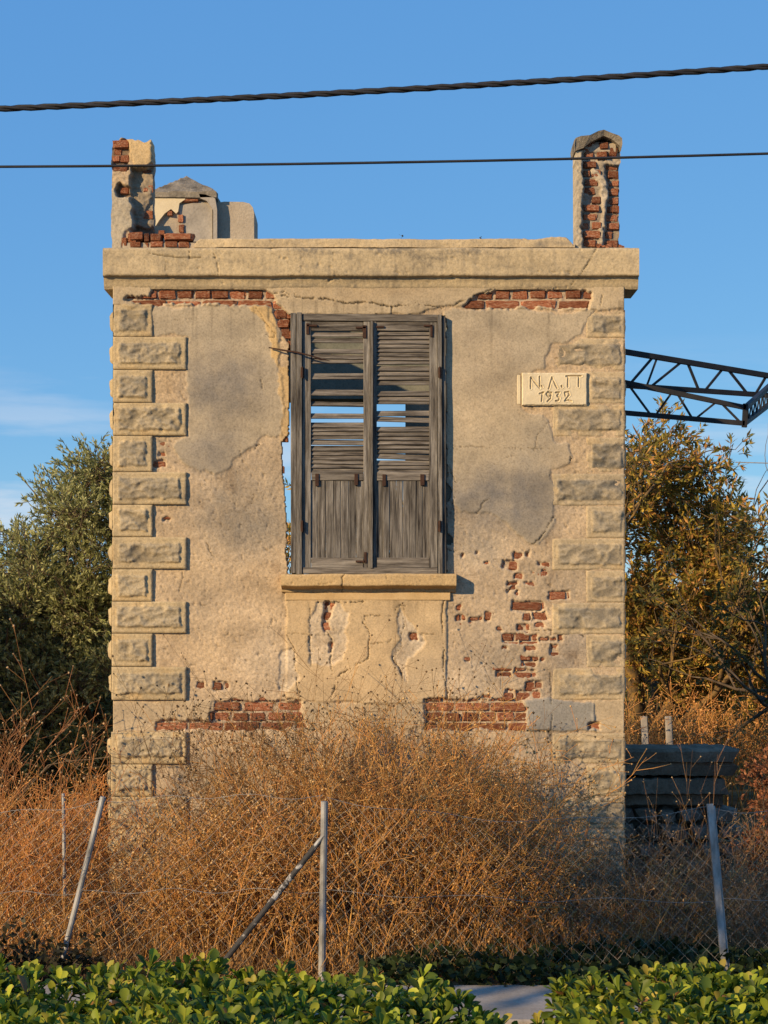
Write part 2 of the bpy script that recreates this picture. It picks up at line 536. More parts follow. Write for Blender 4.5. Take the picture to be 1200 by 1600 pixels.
SMOOTH_L = [(236, 476), (420, 477), (432, 505), (436, 540), (440, 600), (442, 682), (408, 680), (395, 700), (380, 705), (365, 715), (358, 735), (330, 738), (300, 735), (285, 722), (273, 705), (275, 690), (290, 680), (294, 640), (294, 600), (290, 570), (290, 530), (240, 525)]
SMOOTH_R = [(698, 483), (925, 485), (912, 528), (868, 532), (862, 575), (812, 582), (812, 640), (860, 655), (868, 690), (885, 690), (892, 712), (880, 725), (868, 735), (866, 805), (870, 815), (848, 840), (838, 850), (815, 838), (785, 815), (770, 806), (750, 802), (735, 800), (715, 795), (698, 770)]
APRON = [(447, 922), (698, 922), (697, 1098), (478, 1096), (447, 1090)]
PEEL = [[(500, 940), (532, 940), (548, 960), (540, 985), (545, 1000), (535, 1030), (520, 1040), (498, 1040), (482, 1035), (480, 1000), (485, 960)],
        [(622, 950), (655, 985), (668, 1002), (640, 1030), (632, 1065), (622, 1045), (612, 1030), (625, 1000), (618, 970)],
        [(440, 1015), (460, 1010), (468, 1060), (450, 1080), (435, 1080)]]
FRIEZE = [(150, 400), (1000, 400), (1000, 484), (925, 484), (700, 478), (655, 492), (440, 492), (430, 476), (150, 476)]
CEMENT = [(820, 1096), (858, 1090), (926, 1098), (928, 1141), (820, 1141)]
BAND_L = [(150, 1094), (245, 1096), (334, 1094), (326, 1127), (245, 1128), (240, 1144), (150, 1144)]
BAND_R = [(926, 1094), (1000, 1094), (1000, 1144), (926, 1144)]
BAND_M = [(470, 1097), (662, 1097), (664, 1130), (640, 1140), (480, 1140)]
OCHRE = [(392, 478), (424, 478), (434, 505), (438, 540), (438, 575), (452, 575), (458, 600), (449, 690), (440, 690), (438, 600), (432, 560), (418, 520)]
CRACKS = [
    ([(398, 478), (405, 488), (412, 500), (420, 512), (430, 522), (428, 530), (415, 524)], 0.8),
    ([(440, 462), (470, 465), (510, 468), (545, 475), (575, 473), (612, 480), (650, 475), (690, 482), (703, 478), (720, 472), (742, 462), (770, 452), (840, 452), (885, 450), (893, 445), (898, 430)], 1.7),
    ([(612, 480), (612, 495)], 1.6),
    ([(428, 458), (445, 457), (470, 463)], 1.2),
    ([(536, 922), (532, 941)], 1.5), ([(496, 941), (520, 940), (545, 942), (568, 940)], 1.3),
    ([(569, 962), (568, 975), (577, 985), (576, 1025), (570, 1032), (545, 1045), (525, 1058), (523, 1075), (518, 1090)], 1.3),
    ([(510, 985), (520, 1000), (516, 1030), (519, 1055)], 1.5), ([(485, 950), (482, 975), (484, 1000), (486, 1040)], 1.0),
    ([(448, 990), (461, 1017), (462, 1050), (466, 1080)], 1.1), ([(633, 945), (630, 965), (632, 978), (625, 995), (628, 1010), (613, 1030), (625, 1045), (630, 1070)], 1.3),
    ([(695, 930), (690, 965), (693, 1010), (693, 1050), (700, 1095)], 1.5), ([(627, 996), (600, 1004), (580, 1005)], 0.8), ([(569, 962), (616, 962), (618, 948), (632, 945)], 0.9),
    ([(447, 925), (447, 990), (482, 990)], 0.7), ([(660, 990), (700, 992)], 0.8), ([(597, 1062), (615, 1085), (632, 1110)], 0.7),
    ([(322, 848), (328, 862), (335, 870), (322, 878)], 0.9), ([(395, 745), (397, 770), (392, 790)], 0.7), ([(280, 870), (286, 900), (280, 925)], 0.7),
    ([(375, 702), (380, 720), (370, 740)], 0.8), ([(407, 682), (405, 695), (396, 702)], 1.2), ([(408, 595), (410, 610)], 0.9),
    ([(708, 700), (735, 698), (860, 702)], 0.6), ([(858, 660), (840, 680), (835, 705)], 0.6), ([(866, 805), (845, 840), (832, 850)], 1.4), ([(895, 705), (890, 720)], 1.4),
    ([(765, 730), (800, 712)], 0.5), ([(820, 985), (862, 985), (862, 1010)], 1.0), ([(862, 985), (905, 990), (912, 995)], 1.2), ([(860, 1050), (862, 1140), (860, 1190)], 1.0),
    ([(823, 1141), (858, 1143), (862, 1160)], 1.1), ([(660, 1140), (760, 1142), (860, 1144)], 1.0), ([(706, 950), (712, 970), (708, 1010)], 0.6),
    ([(705, 740), (715, 760), (706, 790)], 0.8), ([(700, 858), (712, 862), (718, 856)], 0.9), ([(745, 802), (752, 792), (757, 782), (765, 780)], 0.8),
    ([(270, 500), (300, 498)], 0.4), ([(940, 462), (938, 478)], 0.9), ([(215, 1110), (212, 1130)], 0.6),
]
H = 0.0055 * fbm(X / 90, Y / 90, 20, 3)                            # slow waviness of the wall
rough = 0.0034 * fbm(X / 3.4, Y / 3.4, 21, 3, 0.75) + 0.0016 * fbm(X / 14, Y / 14, 22, 3)
c_rough = np.array([0.50, 0.39, 0.27]); c_smooth = np.array([0.42, 0.355, 0.265]); c_ochre = np.array([0.56, 0.40, 0.205])
c_apron = np.array([0.53, 0.405, 0.255]); c_frieze = np.array([0.47, 0.385, 0.27]); c_cement = np.array([0.285, 0.272, 0.25]); c_mortar = np.array([0.45, 0.36, 0.27])
A = np.tile(c_rough, (*X.shape, 1)).astype(float)
rw = np.ones(X.shape)


def coat(polys, col, lift, wr=W2, soft=1):
    global A, H, rw
    m = np.zeros(X.shape, bool)
    for p_ in polys: m |= inpoly(wr[0], wr[1], p_)
    f = blur(m.astype(float), soft)
    H = H + lift * f
    rw = rw * (1 - 0.88 * f)
    A = A * (1 - f[..., None]) + np.asarray(col) * f[..., None]
    return f


fS = coat([SMOOTH_L, SMOOTH_R], c_smooth, 0.007)
fA = coat([APRON], c_apron, 0.012, warp(3, 30, 5))
pe = np.zeros(X.shape, bool)
for p_ in PEEL: pe |= inpoly(*warp(9, 22, 6), p_)
pe = blur(pe.astype(float), 1)
H = H - 0.009 * pe; rw = np.maximum(rw, 0.85 * pe)
A = A * (1 - pe[..., None]) + np.array([0.55, 0.46, 0.35]) * pe[..., None]
coat([FRIEZE], c_frieze, 0.012, warp(5, 30, 7))
coat([BAND_L, BAND_R, BAND_M], c_frieze * np.array([1.02, 1.0, 0.98]), 0.006, warp(5, 25, 8))
coat([CEMENT], c_cement, 0.012, warp(5, 22, 9))
coat([OCHRE], c_ochre, 0.004, warp(9, 26, 10))
# soft grey patches, with soiling and ochre tints, in the old render
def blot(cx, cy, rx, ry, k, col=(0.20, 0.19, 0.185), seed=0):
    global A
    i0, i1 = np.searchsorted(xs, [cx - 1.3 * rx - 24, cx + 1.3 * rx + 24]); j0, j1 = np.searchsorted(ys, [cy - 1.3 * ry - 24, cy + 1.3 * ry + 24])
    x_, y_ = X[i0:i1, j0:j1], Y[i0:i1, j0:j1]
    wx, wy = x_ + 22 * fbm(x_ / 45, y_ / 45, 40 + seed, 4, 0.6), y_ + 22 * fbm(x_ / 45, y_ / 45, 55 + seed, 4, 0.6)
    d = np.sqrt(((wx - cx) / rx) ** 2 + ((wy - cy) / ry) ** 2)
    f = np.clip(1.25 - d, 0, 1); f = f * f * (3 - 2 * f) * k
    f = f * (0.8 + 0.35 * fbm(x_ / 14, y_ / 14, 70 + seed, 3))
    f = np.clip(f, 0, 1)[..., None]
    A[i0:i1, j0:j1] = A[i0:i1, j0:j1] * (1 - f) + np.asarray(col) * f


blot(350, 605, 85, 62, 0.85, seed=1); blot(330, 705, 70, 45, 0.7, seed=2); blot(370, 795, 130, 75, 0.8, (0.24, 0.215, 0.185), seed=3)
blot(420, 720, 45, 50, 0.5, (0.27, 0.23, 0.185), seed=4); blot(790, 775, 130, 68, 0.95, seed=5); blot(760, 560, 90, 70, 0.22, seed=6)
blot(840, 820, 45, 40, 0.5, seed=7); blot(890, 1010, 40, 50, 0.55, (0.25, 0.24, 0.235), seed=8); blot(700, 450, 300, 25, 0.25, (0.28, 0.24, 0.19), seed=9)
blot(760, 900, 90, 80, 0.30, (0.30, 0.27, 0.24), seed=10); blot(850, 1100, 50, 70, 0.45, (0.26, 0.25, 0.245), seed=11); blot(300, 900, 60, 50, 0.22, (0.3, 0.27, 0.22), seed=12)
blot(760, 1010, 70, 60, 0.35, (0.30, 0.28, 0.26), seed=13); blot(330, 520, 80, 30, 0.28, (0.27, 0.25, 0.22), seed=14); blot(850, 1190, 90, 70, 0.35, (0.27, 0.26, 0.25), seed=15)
for (cx, cy, rx, ry, k_, sd_) in [(300, 880, 60, 60, .35, 20), (320, 1010, 90, 70, .3, 21), (560, 1040, 110, 70, .45, 22), (420, 900, 50, 60, .25, 23), (840, 620, 60, 50, .45, 24), (900, 720, 45, 60, .4, 25),
                                 (470, 980, 60, 60, .25, 26), (760, 600, 60, 120, .22, 27), (250, 600, 40, 40, .35, 28), (560, 455, 160, 22, .35, 29), (330, 1180, 130, 50, .3, 30), (270, 780, 40, 60, .3, 31)]:
    blot(cx, cy, rx, ry, k_ * .7, (0.54, 0.39, 0.225), sd_)
for (cx, cy, rx, ry, k_, sd_) in [(300, 960, 70, 40, .2, 40), (410, 1030, 60, 50, .3, 41), (750, 860, 60, 40, .25, 42), (730, 1060, 60, 40, .3, 43), (330, 860, 50, 30, .2, 44)]:
    blot(cx, cy, rx, ry, k_, (0.60, 0.52, 0.42), sd_)
A = A * (1 + 0.22 * fbm(X / 70, Y / 34, 31, 5, .6))[..., None]
streak = np.clip(fbm(X / 5.0, Y / 160, 34, 4, .6) * 1.8 - .25, 0, 1) * (np.exp(-np.clip(Y - 484, 0, 999) / 70) * (Y > 470) + 0.8 * np.exp(-np.clip(Y - 925, 0, 999) / 60) * (Y > 925) * (X > 440) * (X < 712) + .35 * np.exp(-np.clip(Y - 1142, 0, 999) / 60) * (Y > 1142))
A = A * (1 - 0.42 * np.clip(streak, 0, 1))[..., None]
grime = np.clip(fbm(X / 30, Y / 30, 36, 5, .65) * 1.7 - .35, 0, 1) * rw
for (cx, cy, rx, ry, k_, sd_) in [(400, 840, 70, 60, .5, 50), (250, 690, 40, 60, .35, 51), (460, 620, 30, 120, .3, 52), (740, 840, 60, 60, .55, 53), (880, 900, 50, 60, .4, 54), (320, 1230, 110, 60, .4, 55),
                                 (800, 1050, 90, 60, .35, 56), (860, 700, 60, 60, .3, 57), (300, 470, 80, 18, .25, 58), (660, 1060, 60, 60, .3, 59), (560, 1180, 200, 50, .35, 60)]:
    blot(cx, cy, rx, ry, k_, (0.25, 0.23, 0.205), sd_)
A = A * (1 - 0.38 * grime[..., None] * np.array([.9, 1.0, 1.08]))
A = A * (1 + 0.10 * fbm(X / 3.2, Y / 3.2, 32, 2))[..., None] * (1 + (0.22 * rw * fbm(X / 3.6, Y / 3.6, 33, 3, 0.85)))[..., None]
pits = (vnoise(X / 3.6, Y / 3.6, 90) > 0.90) & (rw > 0.5)
H = H + rough * rw + 0.0008 * fbm(X / 6, Y / 6, 23, 3)
H = H - 0.006 * blur(pits.astype(float), 1)
A[pits] *= 0.66
# faint mortar-bed lines showing through the thin undercoat low on the wall
jx = X + 2.6 * fbm(X / 6, Y / 6, 44, 3, 0.7); jy = Y + 2.6 * fbm(X / 6, Y / 6, 45, 3, 0.7)
thin = np.clip(0.75 + 1.3 * fbm(X / 16, Y / 16, 46, 2), 0.25, 1.3)
for pts, wd in CRACKS:
    d = linedist(jx, jy, pts)
    wd_ = (wd * 0.62 + 0.22) * thin
    f = np.clip(1.0 - (d / wd_) ** 2, 0, 1)
    H = H - 0.011 * f * min(1.0, wd * 0.8)
    A = A * (1 - min(0.75, 0.5 * wd + 0.15) * np.clip(f * 1.2, 0, 1)[..., None])
hf = blur(hole.astype(float), 1)
lip = np.clip(blur(hole.astype(float), 4) * 1.6, 0, 1) * (1 - hf)
A = A * (1 - 0.35 * lip[..., None]) + np.array([0.50, 0.41, 0.31]) * 0.35 * lip[..., None]
H = H * (1 - hf) + hf * (-0.0215 + 0.007 * fbm(X / 5, Y / 5, 24, 3))
A = A * (1 - hf[..., None]) + c_mortar * hf[..., None]
# the wall's lower left edge bellies outwards
V = np.stack([PX(X), -H, PZ(Y)], -1)
OPEN = [(452, 493), (696, 493), (696, 640), (697, 755), (705, 765), (704, 776), (697, 785), (697, 832), (706, 838), (706, 846), (697, 852), (697, 898), (452, 898), (447, 880), (448, 830), (445, 780), (443, 745), (440, 715), (442, 690), (449, 682), (453, 676), (452, 600)]
op = inpoly(*warp(4, 12, 12), OPEN) | ((X > 457) & (X < 695) & (Y > 494) & (Y < 897))
ii = np.arange(X.size).reshape(X.shape)
Q = np.stack([ii[:-1, :-1], ii[:-1, 1:], ii[1:, 1:], ii[1:, :-1]], -1)
keep = ~(op[:-1, :-1] | op[:-1, 1:] | op[1:, 1:] | op[1:, :-1])
Q = Q[keep]
FC = Q.reshape(-1, 4)
# turn the rim of the opening back into the wall
rim_v = []
nv = X.size
edges = {}
allq = FC
e = np.concatenate([allq[:, [0, 1]], allq[:, [1, 2]], allq[:, [2, 3]], allq[:, [3, 0]]])
key = np.sort(e, 1)
_, inv, cnt = np.unique(key[:, 0].astype(np.int64) * nv + key[:, 1], return_inverse=True, return_counts=True)
be = e[cnt[inv] == 1]
used = np.unique(be)
remap = -np.ones(nv, int); remap[used] = nv + np.arange(len(used))
Vf = V.reshape(-1, 3)
back = Vf[used].copy(); back[:, 1] = 0.075
rimq = np.stack([be[:, 1], be[:, 0], remap[be[:, 0]], remap[be[:, 1]]], -1)
Vall = np.concatenate([Vf, back])
Call = np.concatenate([A.reshape(-1, 3), np.tile(c_mortar * 0.85, (len(used), 1))])
Fall = np.concatenate([FC, rimq])
flat = remap[Fall.clip(0, nv - 1)]
usedv = np.unique(Fall)
rm = np.zeros(len(Vall), int); rm[usedv] = np.arange(len(usedv))
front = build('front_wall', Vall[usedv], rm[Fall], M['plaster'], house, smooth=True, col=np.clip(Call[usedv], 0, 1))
tag(front, 'cracked two-tone plaster with red brick showing through')

# masonry behind the plaster and the rest of the roofless shell
core = MB()
core.box(PX(178), PX(436), 0.07, 0.36, -0.15, PZ(432))
core.box(PX(712), PX(974), 0.07, 0.36, -0.15, PZ(432))
core.box(PX(436), PX(712), 0.07, 0.36, -0.15, PZ(899))
core.box(PX(436), PX(712), 0.07, 0.36, PZ(491), PZ(432))
core.build('wall_core', M['wallside'], house)
XL, XR = PX(180), PX(973)
side = MB().box(XL, XL + 0.3, 0.362, 3.2, -0.15, 4.62)
side.build('side_wall', M['wallside'], house)
side = MB().box(XR - 0.3, XR, 0.362, 3.2, -0.15, PZ(470))
side.build('side_wall', M['wallside'], house)
bk = MB()
xo0, xo1, zo0, zo1 = -1.02, at(634, 0, 3.2)[0], 1.05, at(0, 623, 3.2)[2]
bk.box(XL, xo0, 3.202, 3.5, -0.15, 4.72); bk.box(xo1, XR, 3.202, 3.5, -0.15, 4.66)
bk.box(xo0, xo1, 3.202, 3.5, -0.15, zo0); bk.box(xo0, xo1, 3.202, 3.5, zo1, 4.69)
M['inside'] = surf('shade_darkened_green_paint', [(0.28, (0.10, 0.105, 0.08)), (0.5, (0.17, 0.17, 0.13)), (0.75, (0.26, 0.24, 0.18))], 4, 0.9, 0.5, 60, spec=0.1, speck=0.25)  # green-grey paint, darkened to stand in for deeper shade inside
bk.build('back_wall', M['inside'], house)


# --- bricks that show
def brickmesh(seed):
    V_, F_ = boxvf(-0.5, 0.5, -0.5, 0.5, -0.5, 0.5, 0.085)
    r_ = np.random.default_rng(seed)
    V_ = V_ + r_.normal(0, 0.042, V_.shape) * np.array([.7, 1, 1])
    me = bpy.data.meshes.new('brick')
    me.from_pydata([tuple(v) for v in V_], [], F_); me.update()
    me.materials.append(M['brick'])
    return me


BR = [brickmesh(s) for s in range(8)]


def brick(px0, px1, py0, py1, depth, parent, thick=0.09, tilt=0.0, yfun=None):
    """one brick whose face stands `depth` m behind the wall plane"""
    o = bpy.data.objects.new('brick', random.choice(BR))
    COL.objects.link(o)
    o.location = ((PX(px0) + PX(px1)) / 2, depth + thick / 2, (PZ(py0) + PZ(py1)) / 2)
    o.scale = (abs(PX(px1) - PX(px0)), thick, abs(PZ(py1) - PZ(py0)))
    o.rotation_euler = (0, tilt, random.uniform(-0.03, 0.03))
    attach(o, parent)
    return o


hb = blur(hole.astype(float), 1) > 0.5
PITCH = 15.72
for k in range(-4, 43):
    yb = 1095 - PITCH * k; yt = yb - 12.8
    if k % 2: L0, step = 55.5, 55.5
    else: L0, step = 27.6, 27.6
    x = 170 + (k * 13.7) % step
    while x < 980:
        x1 = x + L0 - 2.8
        i0 = int(np.clip((x - GX0) / STEP, 0, len(xs) - 1)); i1 = int(np.clip((x1 - GX0) / STEP, 0, len(xs) - 1))
        j0 = int(np.clip((yt - GY0) / STEP, 0, len(ys) - 1)); j1 = int(np.clip((yb - GY0) / STEP, 0, len(ys) - 1))
        if i1 > i0 and j1 > j0 and hb[i0:i1, j0:j1].sum() > 4:
            brick(x + random.uniform(-.6, .6), x1 + random.uniform(-.6, .6), yt + random.uniform(-.5, .5), yb + random.uniform(-.4, .4),
                  0.009 + random.uniform(-0.005, 0.007), front, tilt=random.uniform(-.015, .015))
        x += step
# broken brick ends in the jamb beside the window
for (a, b_, c, d) in [(431, 447, 484, 496), (436, 453, 499, 511), (438, 453, 514, 526), (441, 450, 683, 690), (437, 444, 728, 739)]:
    brick(a, b_, c, d, 0.004, front, 0.07, random.uniform(-.06, .06))


# --- quoins
def relief_grid(u0, u1, v0, v1, step, fn):
    nu = max(2, int(round((u1 - u0) / step)) + 1); nvv = max(2, int(round((v1 - v0) / step)) + 1)
    U, Vv = np.meshgrid(np.linspace(u0, u1, nu), np.linspace(v0, v1, nvv), indexing='ij')
    h = fn(U, Vv)
    return U, Vv, h


def gridfaces(U, off=0, flip=False):
    i = np.arange(U.size).reshape(U.shape) + off
    q = np.stack([i[:-1, :-1], i[:-1, 1:], i[1:, 1:], i[1:, :-1]], -1).reshape(-1, 4)
    return q[:, ::-1] if flip else q


qn = [0]


def quoin(x0, x1, y0, y1, side, lift, wear, grey, rockk=1.0):
    qn[0] += 1
    sd = qn[0] * 7 + 100
    left = side == 'l'
    jr = np.random.default_rng(sd).uniform(-1.5, 1.5, 4)
    ix0, ix1 = (x0 + 8 + jr[0], x1 - 8 + jr[1]) if left else (x0 + 7 + jr[0], x1 - 5 + jr[1])
    iy0, iy1 = y0 + 8 + jr[2], y1 - 8 + jr[3]

    def fn(U, Vv):
        wu = U + 3.4 * fbm(U / 9, Vv / 9, sd, 4, .6); wv = Vv + 3.4 * fbm(U / 9, Vv / 9, sd + 5, 4, .6)
        m = np.clip(np.minimum(np.minimum(wu - ix0, ix1 - wu), np.minimum(wv - iy0, iy1 - wv)) / 2.6, 0, 1)
        ridge = 1 - np.abs(fbm(U / 22 + 0.6 * Vv / 22, Vv / 13, 500 + sd % 5, 3))
        rk = (0.013 * ridge ** 2 + 0.009 * fbm(U / 10, Vv / 8, sd + 2, 5, 0.68) + 0.004)
        base = 0.0012 * fbm(U / 7, Vv / 7, sd + 8, 3)
        wearf = np.clip(fbm(U / 26, Vv / 18, sd + 3, 3) * 2.2 - (1 - wear) * 1.6, 0, 1)
        h = lift + base + m * rk * rockk * (1 - 0.5 * wearf)
        h = h - wearf * 0.009
        ed = np.minimum(np.minimum(U - x0, x1 - U), np.minimum(Vv - y0, y1 - Vv)) + 1.3 * fbm(U / 7, Vv / 7, sd + 13, 4, .65)
        h = h - 0.007 * np.clip(1 - ed / 1.7, 0, 1)
        return h
    U, Vv, h = relief_grid(x0, x1, y0, y1, 1.6, fn)
    V1 = np.stack([PX(U), -h, PZ(Vv)], -1).reshape(-1, 3)
    F1 = gridfaces(U)
    # colour: sandy cement with grey weathering on the rock face
    m = np.clip(np.minimum(np.minimum(U - ix0, ix1 - U), np.minimum(Vv - iy0, iy1 - Vv)) / 3, 0, 1)
    base = np.array([0.50, 0.40, 0.25]) if left else np.array([0.49, 0.395, 0.26])
    rc = np.array([0.40, 0.345, 0.26]); gc = np.array([0.20, 0.19, 0.17])
    n = 0.5 + 0.5 * fbm(U / 18, Vv / 14, sd + 20, 4)
    g_ = np.clip(grey * (0.55 + 0.9 * (n - 0.5) * 2) * (0.42 + 0.62 * m), 0, 1)[..., None]
    c = base * (1 - 0.55 * m[..., None]) + rc * 0.55 * m[..., None]
    oc = np.clip(fbm(U / 25, Vv / 20, sd + 31, 3) * 2 - 0.3, 0, 1)[..., None] * (1 - m[..., None])
    c = c * (1 - 0.5 * oc) + np.array([0.56, 0.39, 0.19]) * 0.5 * oc
    c = c * (1 - g_) + gc * g_
    c = c * (1 + 0.22 * fbm(U / 3.2, Vv / 3.2, sd + 40, 3, .8))[..., None]
    crev = np.clip((lift + 0.010 - h) / 0.008, 0, 1) * m
    c = c * (1 - 0.30 * crev[..., None])
    C1 = c.reshape(-1, 3)
    # rims back to the wall
    parts = [(V1, F1, C1)]
    i = np.arange(U.size).reshape(U.shape)
    loop = np.concatenate([i[:, 0], i[-1, 1:], i[::-1, -1][1:], i[0, ::-1][1:-1]])
    bv = V1[loop].copy(); bv[:, 1] = 0.012 if True else 0
    n1 = len(loop)
    rimF = np.array([[k, (k + 1) % n1, n1 + (k + 1) % n1, n1 + k] for k in range(n1)])
    parts.append((np.concatenate([V1[loop], bv]), rimF, np.concatenate([C1[loop], C1[loop] * 0.9])))
    # the quoin returns round the corner with a bulging rock face on the side wall
    edge = PX(x0) if left else PX(x1)
    sgn = -1 if left else 1
    dep = 70 if (x1 - x0) > 80 else 115

    def fs(U2, V2):
        m2 = np.clip(np.minimum(np.minimum(U2 - 10, dep - 8 - U2), np.minimum(V2 - iy0, iy1 - V2)) / 7, 0, 1)
        m2 = m2 * m2 * (3 - 2 * m2)
        return m2 * ((0.030 if left else 0.014) + 0.010 * fbm(U2 / 12, V2 / 12, sd + 60, 3))
    U2, V2, h2 = relief_grid(0, dep, y0, y1, 4.0, fs)
    Vs = np.stack([edge + sgn * h2, -lift + 0.003 + U2 * S, PZ(V2)], -1).reshape(-1, 3)
    parts.append((Vs, gridfaces(U2, flip=left is False), np.tile(base * (1 - 0.2 * grey), (len(Vs), 1))))
    Vq, Fq, Cq = join(parts)
    o = build('quoin', Vq, Fq, M['plaster'], front, smooth=False, col=np.clip(Cq, 0, 1))
    me = o.data
    sm = np.zeros(len(me.polygons), bool); sm[:len(F1)] = True; sm[-(U2.shape[0] - 1) * (U2.shape[1] - 1):] = True
    me.polygons.foreach_set('use_smooth', sm)
    return o


rows = [(476, 526, 0), (527, 577.5, 1), (578.5, 629, 0), (630, 680.5, 1), (681.5, 737, 0), (738, 788, 1), (789, 838.5, 0), (839.5, 888.5, 1), (889.5, 939, 0), (940, 989, 1),
        (990, 1041, 0), (1042, 1093.5, 1), (1143.5, 1193, 1), (1194, 1243.5, 0), (1244.5, 1294.5, 1), (1295.5, 1345, 0), (1346, 1396, 1), (1397, 1447, 0), (1448, 1490, 1)]
for k, (y0, y1, lg) in enumerate(rows):
    gl = [0.75, 0.55, 0.7, 0.35, 0.85, 0.6, 0.3, 0.35, 0.15, 0.3, 0.2, 0.45, 0.2, 0.15, .2, .2, .2, .2, .2][k]
    wr_ = 0.95 if k in (0, 3) else [.35, .6, .75, .45][k * 7 % 4]
    xl = 177 - max(0, (y0 - 620)) * 0.006
    quoin(xl, 291.5 if lg else 238.5, y0, y1, 'l', 0.024, wr_, gl)
    gr = [0.75, 0.6, 0.4, 0.45, 0.85, 0.85, 0.6, 0.45, 0.4, 0.65, 0.7, 0.6, 0.35, 0.3, .3, .3, .3, .3, .3][k]
    quoin(863 if lg else 916, 976.5, y0 + 2 + (6 if k == 0 else 0), y1 + (2 if k < 11 else 0), 'r', 0.006, 0.95 if k in (0, 1, 4) else 0.7, min(1, gr * 1.15), 0.68)


# --- cornice and parapet
def moulding(name, x0, x1, prof, mat, parent, cracks=(), stain=None, step=1.6, colr=None, topfn=None, ends=True, seed=0, amp=0.0022, smooth=True, back=0.2):
    """prof: list of (py, out_m) from bottom to top; a strip of relief along the front with closed ends, top and back"""
    pts = []
    for (a, b_) in zip(prof[:-1], prof[1:]):
        L_ = math.hypot((b_[0] - a[0]) * S, b_[1] - a[1]) / S
        n_ = max(1, int(round(L_ / step)))
        for q in range(n_): pts.append((a[0] + (b_[0] - a[0]) * q / n_, a[1] + (b_[1] - a[1]) * q / n_))
    pts.append(prof[-1])
    pts = np.array(pts)
    xx = np.arange(x0, x1 + 0.01, step)
    U, K = np.meshgrid(xx, np.arange(len(pts)), indexing='ij')
    yy = pts[K, 0].astype(float); out = pts[K, 1].astype(float)
    if topfn is not None:
        t = (yy - prof[0][0]) / (prof[-1][0] - prof[0][0])
        ntop = topfn(U)
        yy = prof[0][0] + t * (ntop - prof[0][0])
    out = out + amp * 1.6 * fbm(U / 40, yy / 30, seed + 1, 4) + amp * fbm(U / 5, yy / 5, seed + 2, 3, 0.7)
    out = out - 0.010 * np.clip(fbm(U / 9, yy / 7 + 30, seed + 5, 3) * 3 - 1.45, 0, 1)          # chipped arrises
    yj = yy + 1.8 * fbm(U / 60, yy * 0 + seed, seed + 3, 5, .6)
    c = np.tile(np.asarray(colr, float), (*U.shape, 1))
    c = c * (1 + 0.12 * fbm(U / 50, yy / 18, seed + 6, 4))[..., None] * (1 + 0.1 * fbm(U / 3.5, yy / 3.5, seed + 7, 2))[..., None]
    if stain is not None:
        f = np.clip(stain(U, yy), 0, 1)[..., None]
        c = c * (1 - f) + np.array([0.19, 0.17, 0.145]) * f
    for pl, wd in cracks:
        jx = U + 2.2 * fbm(U / 7, yy / 7, 44, 3, 0.7)
        d = linedist(jx, yy, pl)
        f = np.clip(1.0 - (d / ((wd * 0.7 + 0.3) * np.clip(0.8 + 1.2 * fbm(U / 14, yy / 14, 46, 2), 0.3, 1.3))) ** 2, 0, 1)
        out = out - 0.010 * f * min(1.0, wd)
        c = c * (1 - 0.65 * min(1.0, wd) * f[..., None])
    V_ = np.stack([PX(U), -out, PZ(yj)], -1).reshape(-1, 3)
    F_ = gridfaces(U)[:, ::-1]
    n_ = len(pts)
    i = np.arange(U.size).reshape(U.shape)
    parts = [(V_, F_, c.reshape(-1, 3))]
    # back and ends
    vb = V_[i[:, -1]].copy(); vb[:, 1] = back
    vl = V_[i[:, 0]].copy(); vl[:, 1] = back
    nx = len(xx)
    top = np.array([[k, k + 1, nx + k + 1, nx + k] for k in range(nx - 1)])
    parts.append((np.concatenate([V_[i[:, -1]], vb]), top, np.concatenate([c[:, -1], c[:, -1]])))
    parts.append((np.concatenate([V_[i[:, 0]], vl]), top[:, ::-1], np.concatenate([c[:, 0], c[:, 0]])))
    parts.append((np.concatenate([vb, vl]), top, np.concatenate([c[:, -1], c[:, -1]])))
    for e_, fl in ((0, False), (-1, True)):
        ve = V_[i[e_]]; vbk = ve.copy(); vbk[:, 1] = back
        q = np.array([[k, k + 1, n_ + k + 1, n_ + k] for k in range(n_ - 1)])
        parts.append((np.concatenate([ve, vbk]), q[:, ::-1] if fl else q, np.concatenate([c[e_], c[e_]])))
    Vq, Fq, Cq = join(parts)
    o = build(name, Vq, Fq, mat, parent, smooth=False, col=np.clip(Cq, 0, 1))
    sm = np.zeros(len(o.data.polygons), bool); sm[:len(F_)] = True
    o.data.polygons.foreach_set('use_smooth', sm)
    return o


def cst(U, yy):
    k = np.clip(fbm(U / 60, yy / 14, 61, 4) * 1.3 + 0.25, 0, 1)
    mid = np.clip(1 - np.abs((U - 610) / 330) ** 2, 0, 1)
    top = np.clip((412 - yy) / 18, 0, 1)
    grit = np.clip(fbm(U / 5, yy / 5, 62, 3, .8) * 1.6 + .6, 0, 1)
    run = np.clip(fbm(U / 7, yy / 90, 63, 3) * 2 - .1, 0, 1) * .5
    return np.clip(1.7 * k * (0.40 + 0.65 * mid) * (0.4 + 0.6 * top) * grit + run * (.3 + .4 * mid), 0, .85)


moulding('cornice', 163, 997, [(452, 0.006), (448, 0.016), (441, 0.024), (434.5, 0.036), (433.5, 0.060), (431.5, 0.066), (410, 0.068), (394, 0.070), (391.5, 0.066), (389.5, 0.05), (388, -0.02)], M['plaster'], house,
         [([(233, 398), (250, 402), (277, 405), (298, 406), (317, 405)], 1.0), ([(298, 396), (297, 406)], 1.0), ([(337, 400), (342, 423), (343, 433)], 0.9), ([(930, 391), (917, 414), (904, 432), (892, 446)], 1.5),
          ([(260, 410), (262, 428)], 0.6), ([(520, 392), (523, 430)], 0.4), ([(700, 392), (697, 430)], 0.4)],
         cst, 1.6, (0.49, 0.40, 0.265), seed=200, back=0.35)
